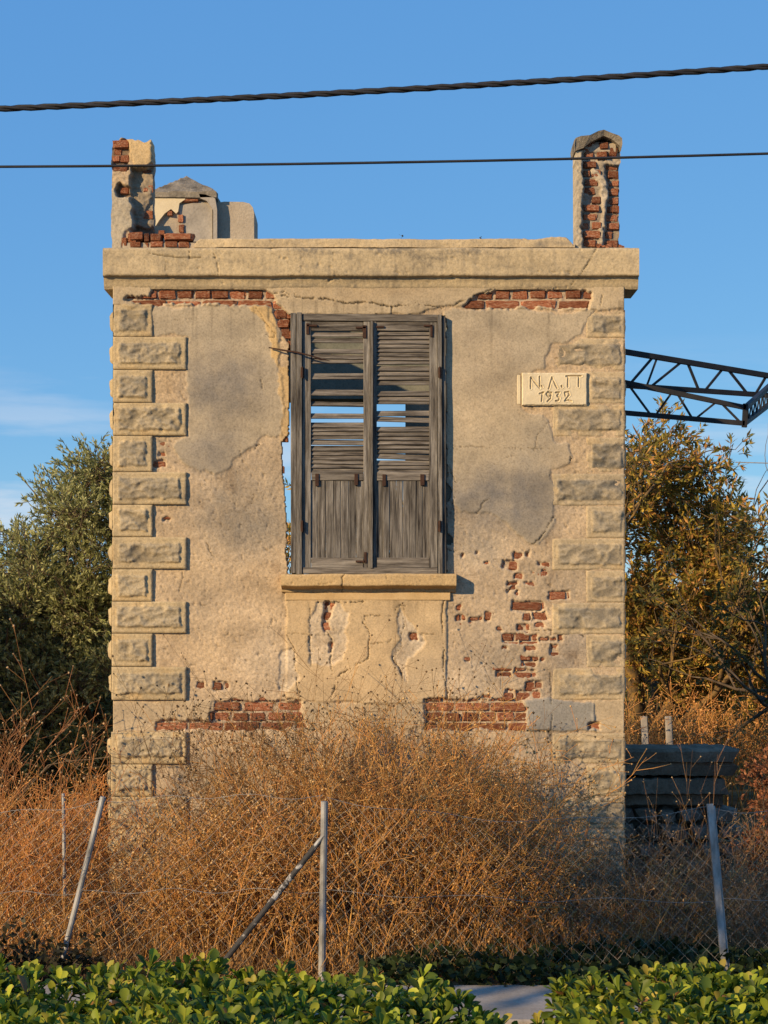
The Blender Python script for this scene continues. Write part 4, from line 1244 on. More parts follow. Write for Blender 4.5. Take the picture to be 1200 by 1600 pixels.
def weeds(bases, hmin, hmax, lean, nb, ntw, head, stemc, headc, spread=0.5, r0=0.0022, mainlean=None):
    """branching dry stalks with a seed head on every twig; returns (tube part, head part)"""
    n = len(bases)
    h = rng.uniform(hmin, hmax, n) if np.ndim(hmin) == 0 else rng.uniform(0.75, 1.0, n) * hmax
    az = rng.uniform(0, 2 * math.pi, n)
    ln = rng.uniform(0, lean, n)
    d = np.stack([np.cos(az) * ln, np.sin(az) * ln, np.ones(n)], -1)
    if mainlean is not None: d = d + mainlean
    d = unit(d)
    t = np.linspace(0, 1, 6)[None, :, None]
    bend = unit(np.stack([np.cos(az + 0.6), np.sin(az + .6), -0.2 * np.ones(n)], -1)) * (h * rng.uniform(0, .34, n))[:, None]
    P1 = bases[:, None] + d[:, None] * h[:, None, None] * t + bend[:, None] * t * t + rng.normal(0, .011, (n, 6, 3)) * t
    R1 = r0 * (1.15 - 0.75 * t[..., 0]) * rng.uniform(.7, 1.4, (n, 1))
    # branches
    m = n * nb
    src = np.repeat(np.arange(n), nb)
    tp = rng.uniform(0.30, 1.0, m)
    k = np.minimum((tp * 5).astype(int), 4); fr = tp * 5 - k
    o2 = P1[src, k] * (1 - fr[:, None]) + P1[src, k + 1] * fr[:, None]
    dd = unit(P1[src, k + 1] - P1[src, k])
    d2 = unit(dd * 0.85 + rdir(m) * spread * 1.25 + np.array([0, 0, .22]))
    l2 = h[src] * rng.uniform(.14, .36, m) * (1.2 - .5 * tp)
    t4 = np.linspace(0, 1, 4)[None, :, None]
    P2 = o2[:, None] + d2[:, None] * l2[:, None, None] * t4 + (rdir(m) * (l2 * .14)[:, None])[:, None] * t4 * t4 + np.array([0, 0, 1.0]) * (l2 * .12)[:, None, None] * t4 ** 2
    R2 = r0 * 0.55 * (1.1 - .6 * t4[..., 0]) * np.ones((m, 1))
    q = m * ntw
    s2 = np.repeat(np.arange(m), ntw)
    tq = rng.uniform(.25, 1, q); k = np.minimum((tq * 3).astype(int), 2); fr = tq * 3 - k
    o3 = P2[s2, k] * (1 - fr[:, None]) + P2[s2, k + 1] * fr[:, None]
    d3 = unit(unit(P2[s2, k + 1] - P2[s2, k]) * .7 + rdir(q) * spread * 1.4 + np.array([0, 0, .1]))
    l3 = l2[s2] * rng.uniform(.2, .6, q)
    t3 = np.linspace(0, 1, 3)[None, :, None]
    P3 = o3[:, None] + d3[:, None] * l3[:, None, None] * t3 + (rdir(q) * (l3 * .1)[:, None])[:, None] * t3 * t3
    R3 = r0 * .46 * np.ones((q, 3))
    parts = []
    for P_, R_ in ((P1, R1), (P2, R2), (P3, R3)):
        v, f = tubes(P_, R_, 3)
        per = P_.shape[1] * 3
        cc = np.asarray(stemc) * rng.uniform(.65, 1.3, (len(P_), 1)) * (1 + rng.uniform(-.08, .08, (len(P_), 3)))
        parts.append((v, f, np.repeat(cc, per, 0)))
    tubes_ = join(parts)
    tips = P3[:, -1]
    s = head * rng.uniform(.55, 1.35, q)[:, None]
    D_, B_, C_ = frames(rdir(q))
    hv, hf = inst(HEAD, HEADF, tips, D_ * s, B_ * s, C_ * s)
    hc = np.repeat(np.asarray(headc) * rng.uniform(.5, 1.25, (q, 1)), 6, 0)
    return tubes_, (hv, hf, hc)


def tri(Q):
    return np.concatenate([Q[:, [0, 1, 2]], Q[:, [0, 2, 3]]])


def weedobj(name, sets, label, cat=None):
    parts = []
    for tb, hd in sets:
        parts.append((tb[0], tri(tb[1]), tb[2])); parts.append(hd)
    V_, F_, C_ = join(parts)
    o = build(name, V_, F_, M['weed'], None, smooth=False, col=np.clip(C_, 0, 1))
    tag(o, label, cat, kind='stuff')
    return o


def branchtree(root, dirv, length, rad, depth, nchild, spread, up, out, tips, seglen=5, gnarl=.12):
    """recursive limbs; appends (points, radii) to out and end points to tips"""
    p = np.array(root, float); d = unit(np.array(dirv, float))
    pts = [p.copy()]; rr = [rad]
    for k in range(seglen):
        d = unit(d + rng.normal(0, gnarl, 3) + np.array([0, 0, up]))
        p = p + d * length / seglen
        pts.append(p.copy()); rr.append(rad * (1 - 0.5 * (k + 1) / seglen))
    out.append((np.array(pts), np.array(rr)))
    if depth == 0:
        tips.append((pts[-1], d, length)); return
    for c in range(nchild):
        t = rng.uniform(.45, 1.0) if c else 1.0
        k = int(t * seglen)
        nd = unit(d + rng.normal(0, spread, 3))
        branchtree(pts[k], nd, length * rng.uniform(.62, .85), rr[k] * .72, depth - 1, nchild, spread, up, out, tips, seglen, gnarl)


def limbs_mesh(out, sides=6):
    parts = []
    for pts, rr in out:
        v, f = tubes(pts[None], rr[None], sides)
        parts.append((v, f))
    return join(parts)


# ------------------------------------------------------------------ trees behind the house
def clumpcrown(centres, ntw, nlf, tw_len, L, Wd, colfn, upb=.35, splay=.55):
    """leaf sprays round given clump centres: (centre, radius)"""
    parts = []
    TW = []
    for c, r in centres:
        n = int(ntw * (0.7 + 0.6 * rng.random()) * (r / .4) ** 2)
        u = rdir(n) * (rng.random((n, 1)) ** .5) * r * np.array([1, 1, .9])
        o = c + u
        d = unit(u / r * 1.0 + rng.normal(0, .45, (n, 3)) + np.array([0, 0, upb]))
        tl = tw_len * rng.uniform(.6, 1.3, n)
        TW.append((o, d, tl))
        k = np.repeat(np.arange(n), nlf)
        t = rng.uniform(.1, 1.0, n * nlf)
        lo = o[k] + d[k] * (tl[k] * t)[:, None]
        ld = unit(d[k] + rdir(len(k)) * splay)
        ll = L * rng.uniform(.6, 1.2, len(k))
        parts.append(leaves(lo, ld, ll, Wd * rng.uniform(.7, 1.2, len(k)), colfn(lo), .3))
    o = np.concatenate([a[0] for a in TW]); d = np.concatenate([a[1] for a in TW]); tl = np.concatenate([a[2] for a in TW])
    P = np.stack([o - d * tl[:, None] * .6, o, o + d * tl[:, None]], 1)
    return join(parts), P


def mktree(name, label, base, limbs, crown, crowncol, leafm, barkm, twig_r=.003, group=None, cat='tree'):
    t = thing(name, label, cat, tuple(base), group)
    v, f, c = limbs_mesh(limbs)
    build('trunk', v, f, barkm, t, smooth=True)
    (cv, cf, cc), P = crown
    cr_ = build('crown', cv, cf, leafm, t, col=np.clip(cc, 0, 1))
    v, f = tubes(P, np.array([[twig_r * 1.2, twig_r, twig_r * .5]]).repeat(len(P), 0), 3)
    tw = build('twigs', v, f, barkm, t); tw['kind'] = 'stuff'; cr_['kind'] = 'stuff'
    return t


# olive tree, left, behind the house
def olivecol(p):
    n = len(p)
    a = np.array([0.20, 0.215, 0.068]); b_ = np.array([0.50, 0.49, 0.24]); k = rng.random((n, 1)) ** 1.6
    return a * (1 - k) + b_ * k


def ellclumps(lobes, n, rr, hollow=.45):
    out = []
    for (c, rad) in lobes:
        c = np.array(c, float); rad = np.array(rad, float)
        m = int(n * rad.prod() ** (2 / 3) * 1.2)
        u = rdir(m) * (hollow + (1 - hollow) * rng.random((m, 1)) ** .6)
        for q in u: out.append((c + q * rad, rr * rng.uniform(.65, 1.25)))
    return out


YO = 4.3
lobes = [((-2.35, YO, 2.62), (.66, .8, .82)), ((-2.95, YO + .1, 2.05), (.75, .8, .75)), ((-3.55, YO - .1, 1.6), (.7, .8, .8)), ((-2.4, YO, 1.3), (.9, .8, .7)), ((-3.4, YO, .8), (.9, .7, .6))]
cl = ellclumps(lobes, 60, .24)
out = []; tips = []
for k in range(4):
    branchtree((-2.7 + .12 * k, YO + .05 * k, 0), (-.5 + .35 * k, rng.uniform(-.3, .3), 1), 1.3, .07, 2, 3, .5, .08, out, tips)
mktree('olive_tree', 'silvery green olive tree left of the house, lit at its top', (-2.6, YO, 0), out, clumpcrown(cl, 210, 13, .12, .050, .0145, olivecol, .35, .6), None, M['leaf'], M['bark'])

# unseen tree added at far left to shade the olive's lower half
def dullcol(p): return np.tile(np.array([0.06, 0.075, 0.03]), (len(p), 1))


def simpletree(name, label, base, height, lobes, rr, nclump, ntw, L, Wd, colfn, rad=.12, group=None):
    out = []; tips = []
    branchtree(base, (0, 0, 1), height * .5, rad, 2, 3, .5, .05, out, tips)
    return mktree(name, label, base, out, clumpcrown(ellclumps(lobes, nclump, rr), ntw, 9, .3, L, Wd, colfn, .2, .7), None, M['leaf'], M['bark'])


simpletree('added_evergreen', 'unseen dark evergreen added at the left to shade the olive tree', (-5.3, 1.9, 0), 2.9, [((-5.3, 1.9, 1.6), (1.0, 1.0, 1.25)), ((-4.9, 2.6, 1.3), (.9, .9, 1.0)), ((-5.9, 2.5, 2.0), (.8, .8, .8))], .4, 34, 60, .15, .07, dullcol)

def shadecol(p): return np.tile(np.array([0.07, 0.09, 0.03]), (len(p), 1))


simpletree('unseen_shade_tree', 'unseen roadside tree, its crown placed to shade the lower right wall', (-7.5, -8.7, 0.2), 4.6, [((-6.45, -8.6, 4.35), (.75, .6, .7)), ((-9.05, -8.6, 5.45), (.42, .4, .25)), ((-5.7, -8.7, 4.6), (.7, .6, .6))], .33, 26, 16, .15, .075, shadecol)  # unseen tree, crown lobes placed to shade the lower right wall and weeds

# almond-like tree behind the right corner, turning orange
def almondcol(p):
    n = len(p)
    g_ = np.array([0.25, 0.215, 0.04]); y_ = np.array([0.62, 0.42, 0.075]); r_ = np.array([0.66, 0.33, 0.10])
    k = rng.random(n)
    c = np.where((k < .40)[:, None], g_, np.where((k < .76)[:, None], y_, r_))
    return c * rng.uniform(.7, 1.15, (n, 1))


YA = 10.0
KA = 1.25                                    # the tree stands at ten metres: sizes follow


def fa(x, z): return (x * KA, CZ + (z - CZ) * KA)


out = []; tips = []
for (dx, dy, l, r_) in [(.15, -.1, 1.9, .12), (.75, -.2, 1.8, .09), (-.35, .1, 1.9, .10), (1.3, .1, 1.8, .075), (.3, .5, 1.6, .07), (1.0, -.6, 1.6, .06)]:
    branchtree((2.9, YA, .45), (dx, dy, .9), l, r_, 3, 3, .45, .06, out, tips, gnarl=.16)
out.append((np.array([[2.85, YA, -.05], [2.88, YA, .25], [2.91, YA, .52]]), np.array([.19, .17, .16])))
lob = [((2.25, 3.15), (.8, .75, .78)), ((2.72, 2.55), (.66, .75, .7)), ((3.1, 1.95), (.75, .75, .42)), ((2.2, 2.1), (.75, .7, .6)), ((3.7, 1.75), (.6, .6, .4)), ((3.12, 2.5), (.42, .5, .45)), ((2.95, 2.85), (.45, .5, .4)), ((2.7, 3.2), (.4, .5, .35)), ((2.5, 1.5), (.6, .5, .3)), ((3.3, 1.35), (.6, .5, .25))]
cl = ellclumps([((fa(*c)[0], YA, fa(*c)[1]), tuple(np.array(r_) * KA)) for c, r_ in lob], 34, .25, .30)
cl = cl + [(t_[0], .18) for t_ in tips if 1.3 < t_[0][2] < 4.0 and t_[0][0] < 4.1][:60]
out = [(p_[0], p_[1]) for p_ in out if p_[0][:, 2].max() < 4.35 and p_[0][:, 0].max() < 4.9]
mktree('almond_tree', 'lichen-barked tree with narrow orange and green leaves, right of the house', (2.9, YA, 0), out, clumpcrown(cl, 54, 11, .18, .10, .028, almondcol, .15, .85), None, M['leaf'], M['lichenbark'], .004)

out = []; tips = []
for k in range(4):
    branchtree((-.3, 9.0, 0), (-.4 + .3 * k, 0, 1), 1.6, .08, 2, 3, .5, .06, out, tips)
cl = ellclumps([((-.6, 9.0, 2.15), (1.5, .7, 1.3))], 34, .3, .4)
mktree('almond_tree', 'yellow-leaved tree seen through the gaps of the shutters', (-.3, 9.0, 0), out, clumpcrown(cl, 40, 10, .18, .10, .026, almondcol, .2, .8), None, M['leaf'], M['bark'], .004)

# darker tree whose branch reaches in from the right edge
def acol2(p):
    n = len(p); k = rng.random((n, 1))
    return np.array([0.09, 0.10, 0.03]) * (1 - k ** 2) + np.array([0.28, 0.20, 0.05]) * k ** 2


out = []; tips = []
YR = 8.0
for (dx, dz) in [(-1.0, .65), (-.55, 1.0), (-1.2, .2), (.2, 1.0)]:
    branchtree((5.0, YR, .75), (dx, 0, dz), 1.2, .055, 2, 3, .4, .03, out, tips, gnarl=.14)
out.append((np.array([[5.1, YR, -.05], [5.05, YR, .4], [5.0, YR, .8]]), np.array([.13, .11, .10])))
cl = [(t_[0], .15) for t_ in tips] + ellclumps([((5.2, YR, 2.6), (.8, .6, .7))], 20, .25)
mktree('almond_tree', 'green narrow-leaved tree reaching in at the right edge of the picture', (5.1, YR, 0), out, clumpcrown(cl, 55, 11, .14, .09, .022, acol2, .2, .8), None, M['leaf'], M['bark'], .003)

# scrub on the rising ground far behind, right
def scrubcol(p):
    n = len(p); k = rng.random((n, 1))
    return np.array([0.055, 0.065, 0.022]) * (1 - k) + np.array([0.17, 0.15, 0.05]) * k


parts = []
cl = []
for k in range(150):
    x = rng.uniform(-16, 18); y = rng.uniform(15, 30)
    cl.append((np.array([x, y, rng.uniform(.3, 1.9)]), rng.uniform(.5, .9)))
(cv, cf, cc), P = clumpcrown(cl, 40, 7, .35, .20, .07, scrubcol, .3, .8)
cl2 = [(np.array([rng.uniform(2.5, 8.5), rng.uniform(11.5, 14.0), rng.uniform(.2, 1.75)]), rng.uniform(.3, .5)) for k in range(46)]


def scrubcol2(p):
    n = len(p); k = rng.random((n, 1))
    return np.array([0.13, 0.14, 0.035]) * (1 - k) + np.array([0.34, 0.27, 0.08]) * k


(cv2, cf2, cc2), P = clumpcrown(cl2, 60, 8, .2, .11, .03, scrubcol2, .3, .8)
cv, cf, cc = join([(cv, cf, cc), (cv2, cf2, cc2)])
o = build('scrub', cv, cf, M['leaf'], None, col=cc); tag(o, 'green and brown scrub filling the ground far behind the house', kind='stuff')

# ------------------------------------------------------------------ steel lattice frame behind, right
tr = thing('steel_truss', 'black steel lattice truss frame jutting out behind the right corner', 'truss', (1.9, 3.0, 3.5))


def bar(name, a, b_, w_, par=tr):
    a = np.array(a); b_ = np.array(b_)
    d = unit(b_ - a)
    ref = np.array([0, 0, 1.0]) if abs(d[2]) < .9 else np.array([1.0, 0, 0])
    u = unit(np.cross(d, ref)) * w_ / 2; v = np.cross(u, d); v = unit(v) * w_ / 2
    Vb = [a + u + v, a - u + v, a - u - v, a + u - v, b_ + u + v, b_ - u + v, b_ - u - v, b_ + u - v]
    return build(name, [tuple(q) for q in Vb], [(0, 1, 2, 3), (7, 6, 5, 4), (0, 4, 5, 1), (1, 5, 6, 2), (2, 6, 7, 3), (3, 7, 4, 0)], M['steel'], par)


def lerp(a, b_, t): return np.asarray(a) * (1 - t) + np.asarray(b_) * t


# rear truss
tA0, tA1 = at(930, 542, 3.6), at(1290, 602, 4.6)
tB0, tB1 = at(930, 599, 3.6), at(1290, 624, 4.6)
bar('chord', tA0, tA1, .042); bar('chord', tB0, tB1, .040)
def onl(p0, p1, px):           # point of a chord that shows at column px
    lo, hi = 0.0, 1.0
    for _ in range(40):
        m_ = (lo + hi) / 2; q = lerp(p0, p1, m_)
        if 600 + q[0] / (q[1] + DIST) * F < px: lo = m_
        else: hi = m_
    return lerp(p0, p1, lo)


for (a, b_) in [(1021, 982), (1027, 1010), (1066, 1016), (1074, 1092), (1130, 1101), (1137, 1168), (1198, 1180), (1206, 1232), (1262, 1245)]:
    bar('brace', onl(tA0, tA1, a), onl(tB0, tB1, b_), .018)
# front truss, its corner, and the short return that runs back
tC0, tC1 = at(930, 588, 2.6), at(1165, 637, 2.6)
tD0, tD1 = at(930, 641, 2.6), at(1163, 661.5, 2.6)
bar('chord', tC0, tC1, .036); bar('chord', tD0, tD1, .036); bar('chord', tC1 + np.array([0, 0, .03]), tD1 - np.array([0, 0, .03]), .036)
for (a, b_) in [(980, 1017), (1050, 1024), (1058, 1082), (1120, 1086), (1126, 1158)]:
    bar('brace', onl(tC0, tC1, a), onl(tD0, tD1, b_), .016)
tE, tG = at(1215, 592, 4.35), at(1215, 622, 4.35)
bar('chord', tC1, tE, .036); bar('chord', tD1, tG, .034)
for k in range(9):
    bar('brace', lerp(tC1, tE, (k + .6) / 9), lerp(tD1, tG, (k + .1) / 9), .010)
    bar('brace', lerp(tC1, tE, (k + .6) / 9), lerp(tD1, tG, (k + 1.0) / 9), .010)
# the posts it stands on, hidden by the house and beyond the frame
for q in (onl(tB0, tB1, 945), onl(tB0, tB1, 1285), onl(tD0, tD1, 940)):
    bar('post', (q[0], q[1], -.1), q, .06)

# ------------------------------------------------------------------ stacked slabs and rubble right of the house
def slabprof(name, label, prof, xa, xb, yoff, seed):
    """prof: (y, z) outline; extruded along x with a broken right end"""
    n_ = len(prof); xx = np.linspace(xa, xb, 24)
    Vs = []
    for k, x in enumerate(xx):
        for q, (y_, z_) in enumerate(prof):
            e_ = 0
            if k == 23: e_ = rng.uniform(-.06, .02)
            Vs.append((x + e_, y_ + yoff + rng.normal(0, .0025), z_ + rng.normal(0, .0025)))
    Fs = []
    for k in range(23):
        for q in range(n_): Fs.append((k * n_ + q, k * n_ + (q + 1) % n_, (k + 1) * n_ + (q + 1) % n_, (k + 1) * n_ + q))
    Fs.append(tuple(range(n_))); Fs.append(tuple(reversed(range(23 * n_, 24 * n_))))
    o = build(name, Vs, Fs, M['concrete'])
    return tag(o, label, 'slab', 'old moulded slabs stacked by the house')


YS = 0.95
zt = lambda py: at(0, py, YS)[2]
xr = at(1146, 0, YS)[0]
slabprof('concrete_slab', 'upper moulded concrete slab with a broken corner, right of the house', [(0, zt(1192)), (-.035, zt(1190)), (-.05, zt(1174)), (-.03, zt(1170)), (.42, zt(1170)), (.42, zt(1212)), (.02, zt(1212)), (.0, zt(1198))], 1.52, xr + .03, YS, 1)
slabprof('concrete_slab', 'lower concrete slab lying on the rubble under the moulded slab', [(.0, zt(1241)), (-.03, zt(1240)), (-.03, zt(1217)), (.42, zt(1215)), (.42, zt(1258)), (.03, zt(1258)), (.03, zt(1243))], 1.52, xr - .03, YS, 2)
rub = thing('rubble_wall', 'shaded heap of rubble stones carrying the concrete slabs', 'wall', (1.85, 1.15, 0))


def stonemesh(seed):
    r_ = np.random.default_rng(seed)
    import bmesh
    bm = bmesh.new(); bmesh.ops.create_icosphere(bm, subdivisions=1, radius=.5)
    for v in bm.verts:
        p = np.array(v.co); p = np.sign(p) * np.abs(p * 2) ** .62 * .5
        v.co = p * (1 + r_.normal(0, .10))
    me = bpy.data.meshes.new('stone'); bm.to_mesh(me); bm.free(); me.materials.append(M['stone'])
    return me


ST = [stonemesh(s_) for s_ in range(8)]
zb = 0.0
z_ = zt(1262)
while z_ > .02:
    hh = rng.uniform(.07, .13)
    x = 1.53 + rng.uniform(-.1, 0)
    while x < xr - .02:
        wd = rng.uniform(.10, .26)
        o = bpy.data.objects.new('stone', random.choice(ST)); COL.objects.link(o)
        o.location = (x + wd / 2, YS + .14 + rng.uniform(-.04, .03), z_ - hh / 2); o.scale = (wd * 1.02, .3, hh * 1.05)
        o.rotation_euler = (rng.uniform(-.1, .1), rng.uniform(-.12, .12), rng.uniform(-.2, .2)); attach(o, rub)
        x += wd
    z_ -= hh
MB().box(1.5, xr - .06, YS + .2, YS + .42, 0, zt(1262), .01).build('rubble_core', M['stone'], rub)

# two pale posts of another fence behind
for (px, lab) in ((1014, 'left of two pale concrete posts standing behind the slabs'), (1052, 'right of two pale concrete posts standing behind the slabs')):
    p0 = at(px, 1119, 7.5)
    o = MB()
    V_, F_ = boxvf(p0[0] - .032, p0[0] + .032, 7.46, 7.53, -.05, p0[2], .006)
    V_ = rot(V_, (p0[0], 7.5, 0), 'Y', -.05)
    o.add(V_, F_)
    tag(o.build('concrete_post', M['path']), lab, 'post', 'pale posts behind the slabs')

# ------------------------------------------------------------------ wires overhead
def sag(p0, p1, s_, n_=60, ext=3.0):
    p0 = np.array(p0); p1 = np.array(p1)
    t = np.linspace(-ext, 1 + ext, n_)
    P = p0[None] * (1 - t[:, None]) + p1[None] * t[:, None]
    P[:, 2] += s_ * ((t - .5) ** 2 - .25) * 4 * .25
    return P


P = sag(at(0, 170, -6), at(1200, 104, -6), .035, 420)
arc = np.cumsum(np.r_[0, np.linalg.norm(np.diff(P, axis=0), axis=1)])
bun = thing('power_cable', 'thick twisted black cable crossing the sky above the house', 'cable', tuple(P[210]))
for k in range(3):
    a = arc / .23 * 2 * math.pi + k * 2 * math.pi / 3
    Q_ = P + .0052 * np.stack([0 * a, np.cos(a), np.sin(a)], -1)
    v, f = tubes(Q_[None], .0058, 6)
    build('strand', v, f, M['cable'], bun, smooth=True)
P = sag(at(0, 260.5, -6), at(1200, 240, -6), .03, 80)
v, f = tubes(P[None], .0042, 6)
tag(build('telephone_wire', v, f, M['cable'], smooth=True), 'thin black wire passing in front of both roof piers', 'wire')
P = sag(at(1140, 722, 9), at(1210, 724, 9), .0, 40, 14)
P = P[P[:, 0] > at(1120, 0, 9)[0]]
v, f = tubes(P[None], .006, 5)
tag(build('telephone_wire', v, f, M['wire'], smooth=True), 'faint pale wire low in the sky at the right edge', 'wire')

# ------------------------------------------------------------------ chain-link fence
FYD = -2.15
fence = thing('wire_fence', 'sagging chain-link fence on leaning metal posts before the weeds', 'fence', (0, FYD, .25))


def fpost(a, b_, rad, m_, name='post', lab=None, sides=12):
    v, f = tubes(np.array([[a, lerp(a, b_, .5), b_]]), rad, sides)
    n_ = len(v)
    Vp = [tuple(q) for q in v]; Fp = [tuple(q) for q in f] + [tuple(range(n_ - sides, n_))]
    o = build(name, Vp, Fp, m_, fence, smooth=False)
    if lab: o['label'] = lab
    return o


def below(p0, p1, z):
    t = (z - p0[2]) / (p1[2] - p0[2]); return lerp(p0, p1, t)


pm0, pm1 = at(507, 1252, FYD), at(503, 1512, FYD)
fpost(below(pm0, pm1, .15), pm0, .0185, M['galv'], 'post', 'upright galvanised tube post')
pl0, pl1 = at(161, 1245, FYD), at(101, 1486, FYD + .05)
fpost(below(pl0, pl1, .15), pl0, .0150, M['galv'], 'post', 'strongly leaning white-galvanised post')
pr0, pr1 = at(1109, 1256, FYD - .1), at(1131, 1506, FYD - .2)
pb = MB()
a0 = below(pr0, pr1, .15)
bo = bar('post', a0, pr0, .030, fence); bo.data.materials.clear(); bo.data.materials.append(M['galv']); bo['label'] = 'square post leaning to the left'
o_ = bar('flange', a0 + np.array([.022, .0, 0]), pr0 + np.array([.020, 0, -.01]), .012, fence); o_.data.materials.clear(); o_.data.materials.append(M['galv'])
ps0, ps1 = at(501, 1312, FYD), at(352, 1500, FYD - .12)
fpost(below(ps0, ps1, .15), ps0, .0150, M['dirtypipe'], 'brace', 'worn dark brace pipe')
br0, br1 = at(506, 1305, FYD - .01), at(492, 1322, FYD - .012)
fpost(br1, br0, .010, M['galv'], 'brace_end')
pf0 = at(99, 1240, -1.35); pf1 = at(101, 1400, -1.35)
fpost(pf1, pf0, .010, M['galv'], 'post', 'thin post standing further back at the left')


def mesh_span(pa_top, pa_bot, pb_top, pb_bot, nx, nz, sagz, bulge):
    """chain-link panel between two posts as zigzag wires"""
    segs = []
    U0 = np.linspace(0, 1, nx + 1)
    def pt(u, v):
        a = lerp(pa_bot, pa_top, v); b_ = lerp(pb_bot, pb_top, v)
        p = lerp(a, b_, u)
        p = p + np.array([0, bulge * math.sin(math.pi * u) * v + .012 * math.sin(u * 23 + v * 9), -sagz * math.sin(math.pi * u) * v * v + .012 * math.sin(u * 17 + 3 * v)])
        return p
    rows_ = []
    for i in range(nx):
        for sgn in (0, 1):
            pts = []
            for j in range(nz + 1):
                u = (i + (0.5 if (j + sgn) % 2 else 0.0) + (0 if sgn == 0 else 0.0)) / nx
                pts.append(pt(min(1, u + (0 if sgn == 0 else 0.0)), j / nz))
            rows_.append(pts)
    # the two families: i..i+.5 zigzag and its mirror
    rows2 = []
    for i in range(nx):
        pts = []
        for j in range(nz + 1):
            u = (i + 1 - (0.5 if j % 2 else 0.0)) / nx
            pts.append(pt(min(1, u), j / nz))
        rows2.append(pts)
    A1 = np.array([r_ for k, r_ in enumerate(rows_) if k % 2 == 0]); A2 = np.array(rows2)
    A2 = A2 + np.array([0, .004, 0])
    tw = [np.array([[pt(u, v) for u in np.linspace(0, 1, 30)]]) for v in (0.995, .5, .02)]
    res = []
    for A_ in (A1, A2):
        v, f = tubes(A_, .0010, 3); res.append((v, f))
    for A_ in tw:
        v, f = tubes(A_, .0012, 4); res.append((v, f))
    return join(res)


z0 = .22
spans = [
    (at(-220, 1262, FYD), at(-240, 1520, FYD), at(159, 1252, FYD), below(pl0, pl1, z0), 17, 24, .05, .05),
    (at(163, 1250, FYD), below(pl0, pl1, z0) + np.array([.01, 0, 0]), at(504, 1245, FYD), below(pm0, pm1, z0), 15, 24, -.01, .05),
    (at(511, 1245, FYD), below(pm0, pm1, z0), at(1104, 1262, FYD - .09), below(pr0, pr1, z0), 27, 24, .10, .12),
    (at(1116, 1262, FYD - .09), below(pr0, pr1, z0), at(1500, 1240, FYD), at(1500, 1520, FYD), 17, 24, .06, .05),
]
for sp in spans:
    v, f, c = mesh_span(*sp)
    build('chain_link_mesh', v, f, M['wire'], fence)

# ------------------------------------------------------------------ dry weeds in the lot
ST_ = (0.72, 0.375, 0.12); HD_ = (0.86, 0.55, 0.23)


def scatter(n, x0, x1, y0, y1, wfun=None):
    x = rng.uniform(x0, x1, n * 4); y = rng.uniform(y0, y1, n * 4)
    if wfun is not None:
        k = rng.random(len(x)) < wfun(x, y)
        x, y = x[k], y[k]
    x, y = x[:n], y[:n]
    return np.stack([x, y, gz(x, y)], -1)


# centre thicket: dome-shaped outline, tallest in front of the window axis
def hmx(b_, peak, cx, wx, lo):
    return lo + (peak - lo) * np.exp(-((b_[:, 0] - cx) / wx) ** 2)


b1 = scatter(400, -1.25, 0.78, -1.75, -.25)
h1 = hmx(b1, 1.58, -.05, .80, .70)
w1 = weeds(b1, h1, h1, .62, 9, 4, .0130, ST_, HD_, .85, r0=.0036)
b2 = scatter(70, -1.1, .75, -1.5, -.25)                       # tall sparse stalks in front of the wall
h2 = hmx(b2, 1.80, -.25, .8, 1.25)
w2 = weeds(b2, h2, h2, .30, 7, 4, .0135, (0.28, .165, .075), (.26, .17, .09), .62)
b3 = scatter(520, -2.6, 1.6, -2.0, -.2)
w3 = weeds(b3, .35, .75, .8, 5, 3, .011, ST_, HD_, .9, r0=.0030)
weedobj('dry_weeds', [w1, w2, w3], 'dense orange-brown thicket of dry seeding weeds against the wall')
b4 = scatter(190, -2.9, -1.72, -1.6, .6)
h4 = np.full(len(b4), 1.12)
w4 = weeds(b4, h4, h4, .6, 7, 4, .011, (0.66, .31, .10), (.78, .48, .2), .8, r0=.0034)
b5 = scatter(26, -2.75, -1.78, -1.0, .7)
h5 = np.full(len(b5), 1.72)
w5 = weeds(b5, h5, h5, .42, 6, 4, .017, (0.42, .20, .085), (.58, .40, .22), .6, r0=.003)
weedobj('dry_weeds', [w4, w5], 'tall reddish dry stalks with round seed heads at the left')
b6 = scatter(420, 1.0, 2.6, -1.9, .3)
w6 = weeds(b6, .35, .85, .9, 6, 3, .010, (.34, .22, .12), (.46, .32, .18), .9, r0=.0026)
b7 = scatter(14, 1.55, 2.15, -.9, .3)
w7 = weeds(b7, .9, 1.25, .2, 2, 2, .012, (.34, .2, .1), (.5, .36, .2), .35)
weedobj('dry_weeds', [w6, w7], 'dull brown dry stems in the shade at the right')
b8 = scatter(330, 2.0, 6.0, 7.6, 9.6)
w8 = weeds(b8, .7, 1.3, .6, 6, 4, .020, (.62, .31, .10), (.70, .40, .15), .8, r0=.005)
weedobj('dry_weeds', [w8], 'sunlit orange weeds behind the stacked slabs')

# low dry grass blades over the lot
nG = 10000
gb = scatter(nG, -3.2, 3.0, -2.25, .2)
gd = unit(np.stack([rng.normal(0, .6, len(gb)), rng.normal(0, .6, len(gb)), np.ones(len(gb))], -1))
v, f, c = leaves(gb, gd, rng.uniform(.10, .38, len(gb)), .005, np.array([.36, .215, .09]), .4)
o = build('dry_grass', v, f, M['weed'], None, col=np.clip(c, 0, 1)); tag(o, 'low dry grass under the weeds', kind='stuff')

# red-brown twiggy shrub at the right edge
def redcol(p):
    n = len(p); k = rng.random((n, 1))
    return np.array([.16, .055, .03]) * (1 - k) + np.array([.36, .16, .075]) * k


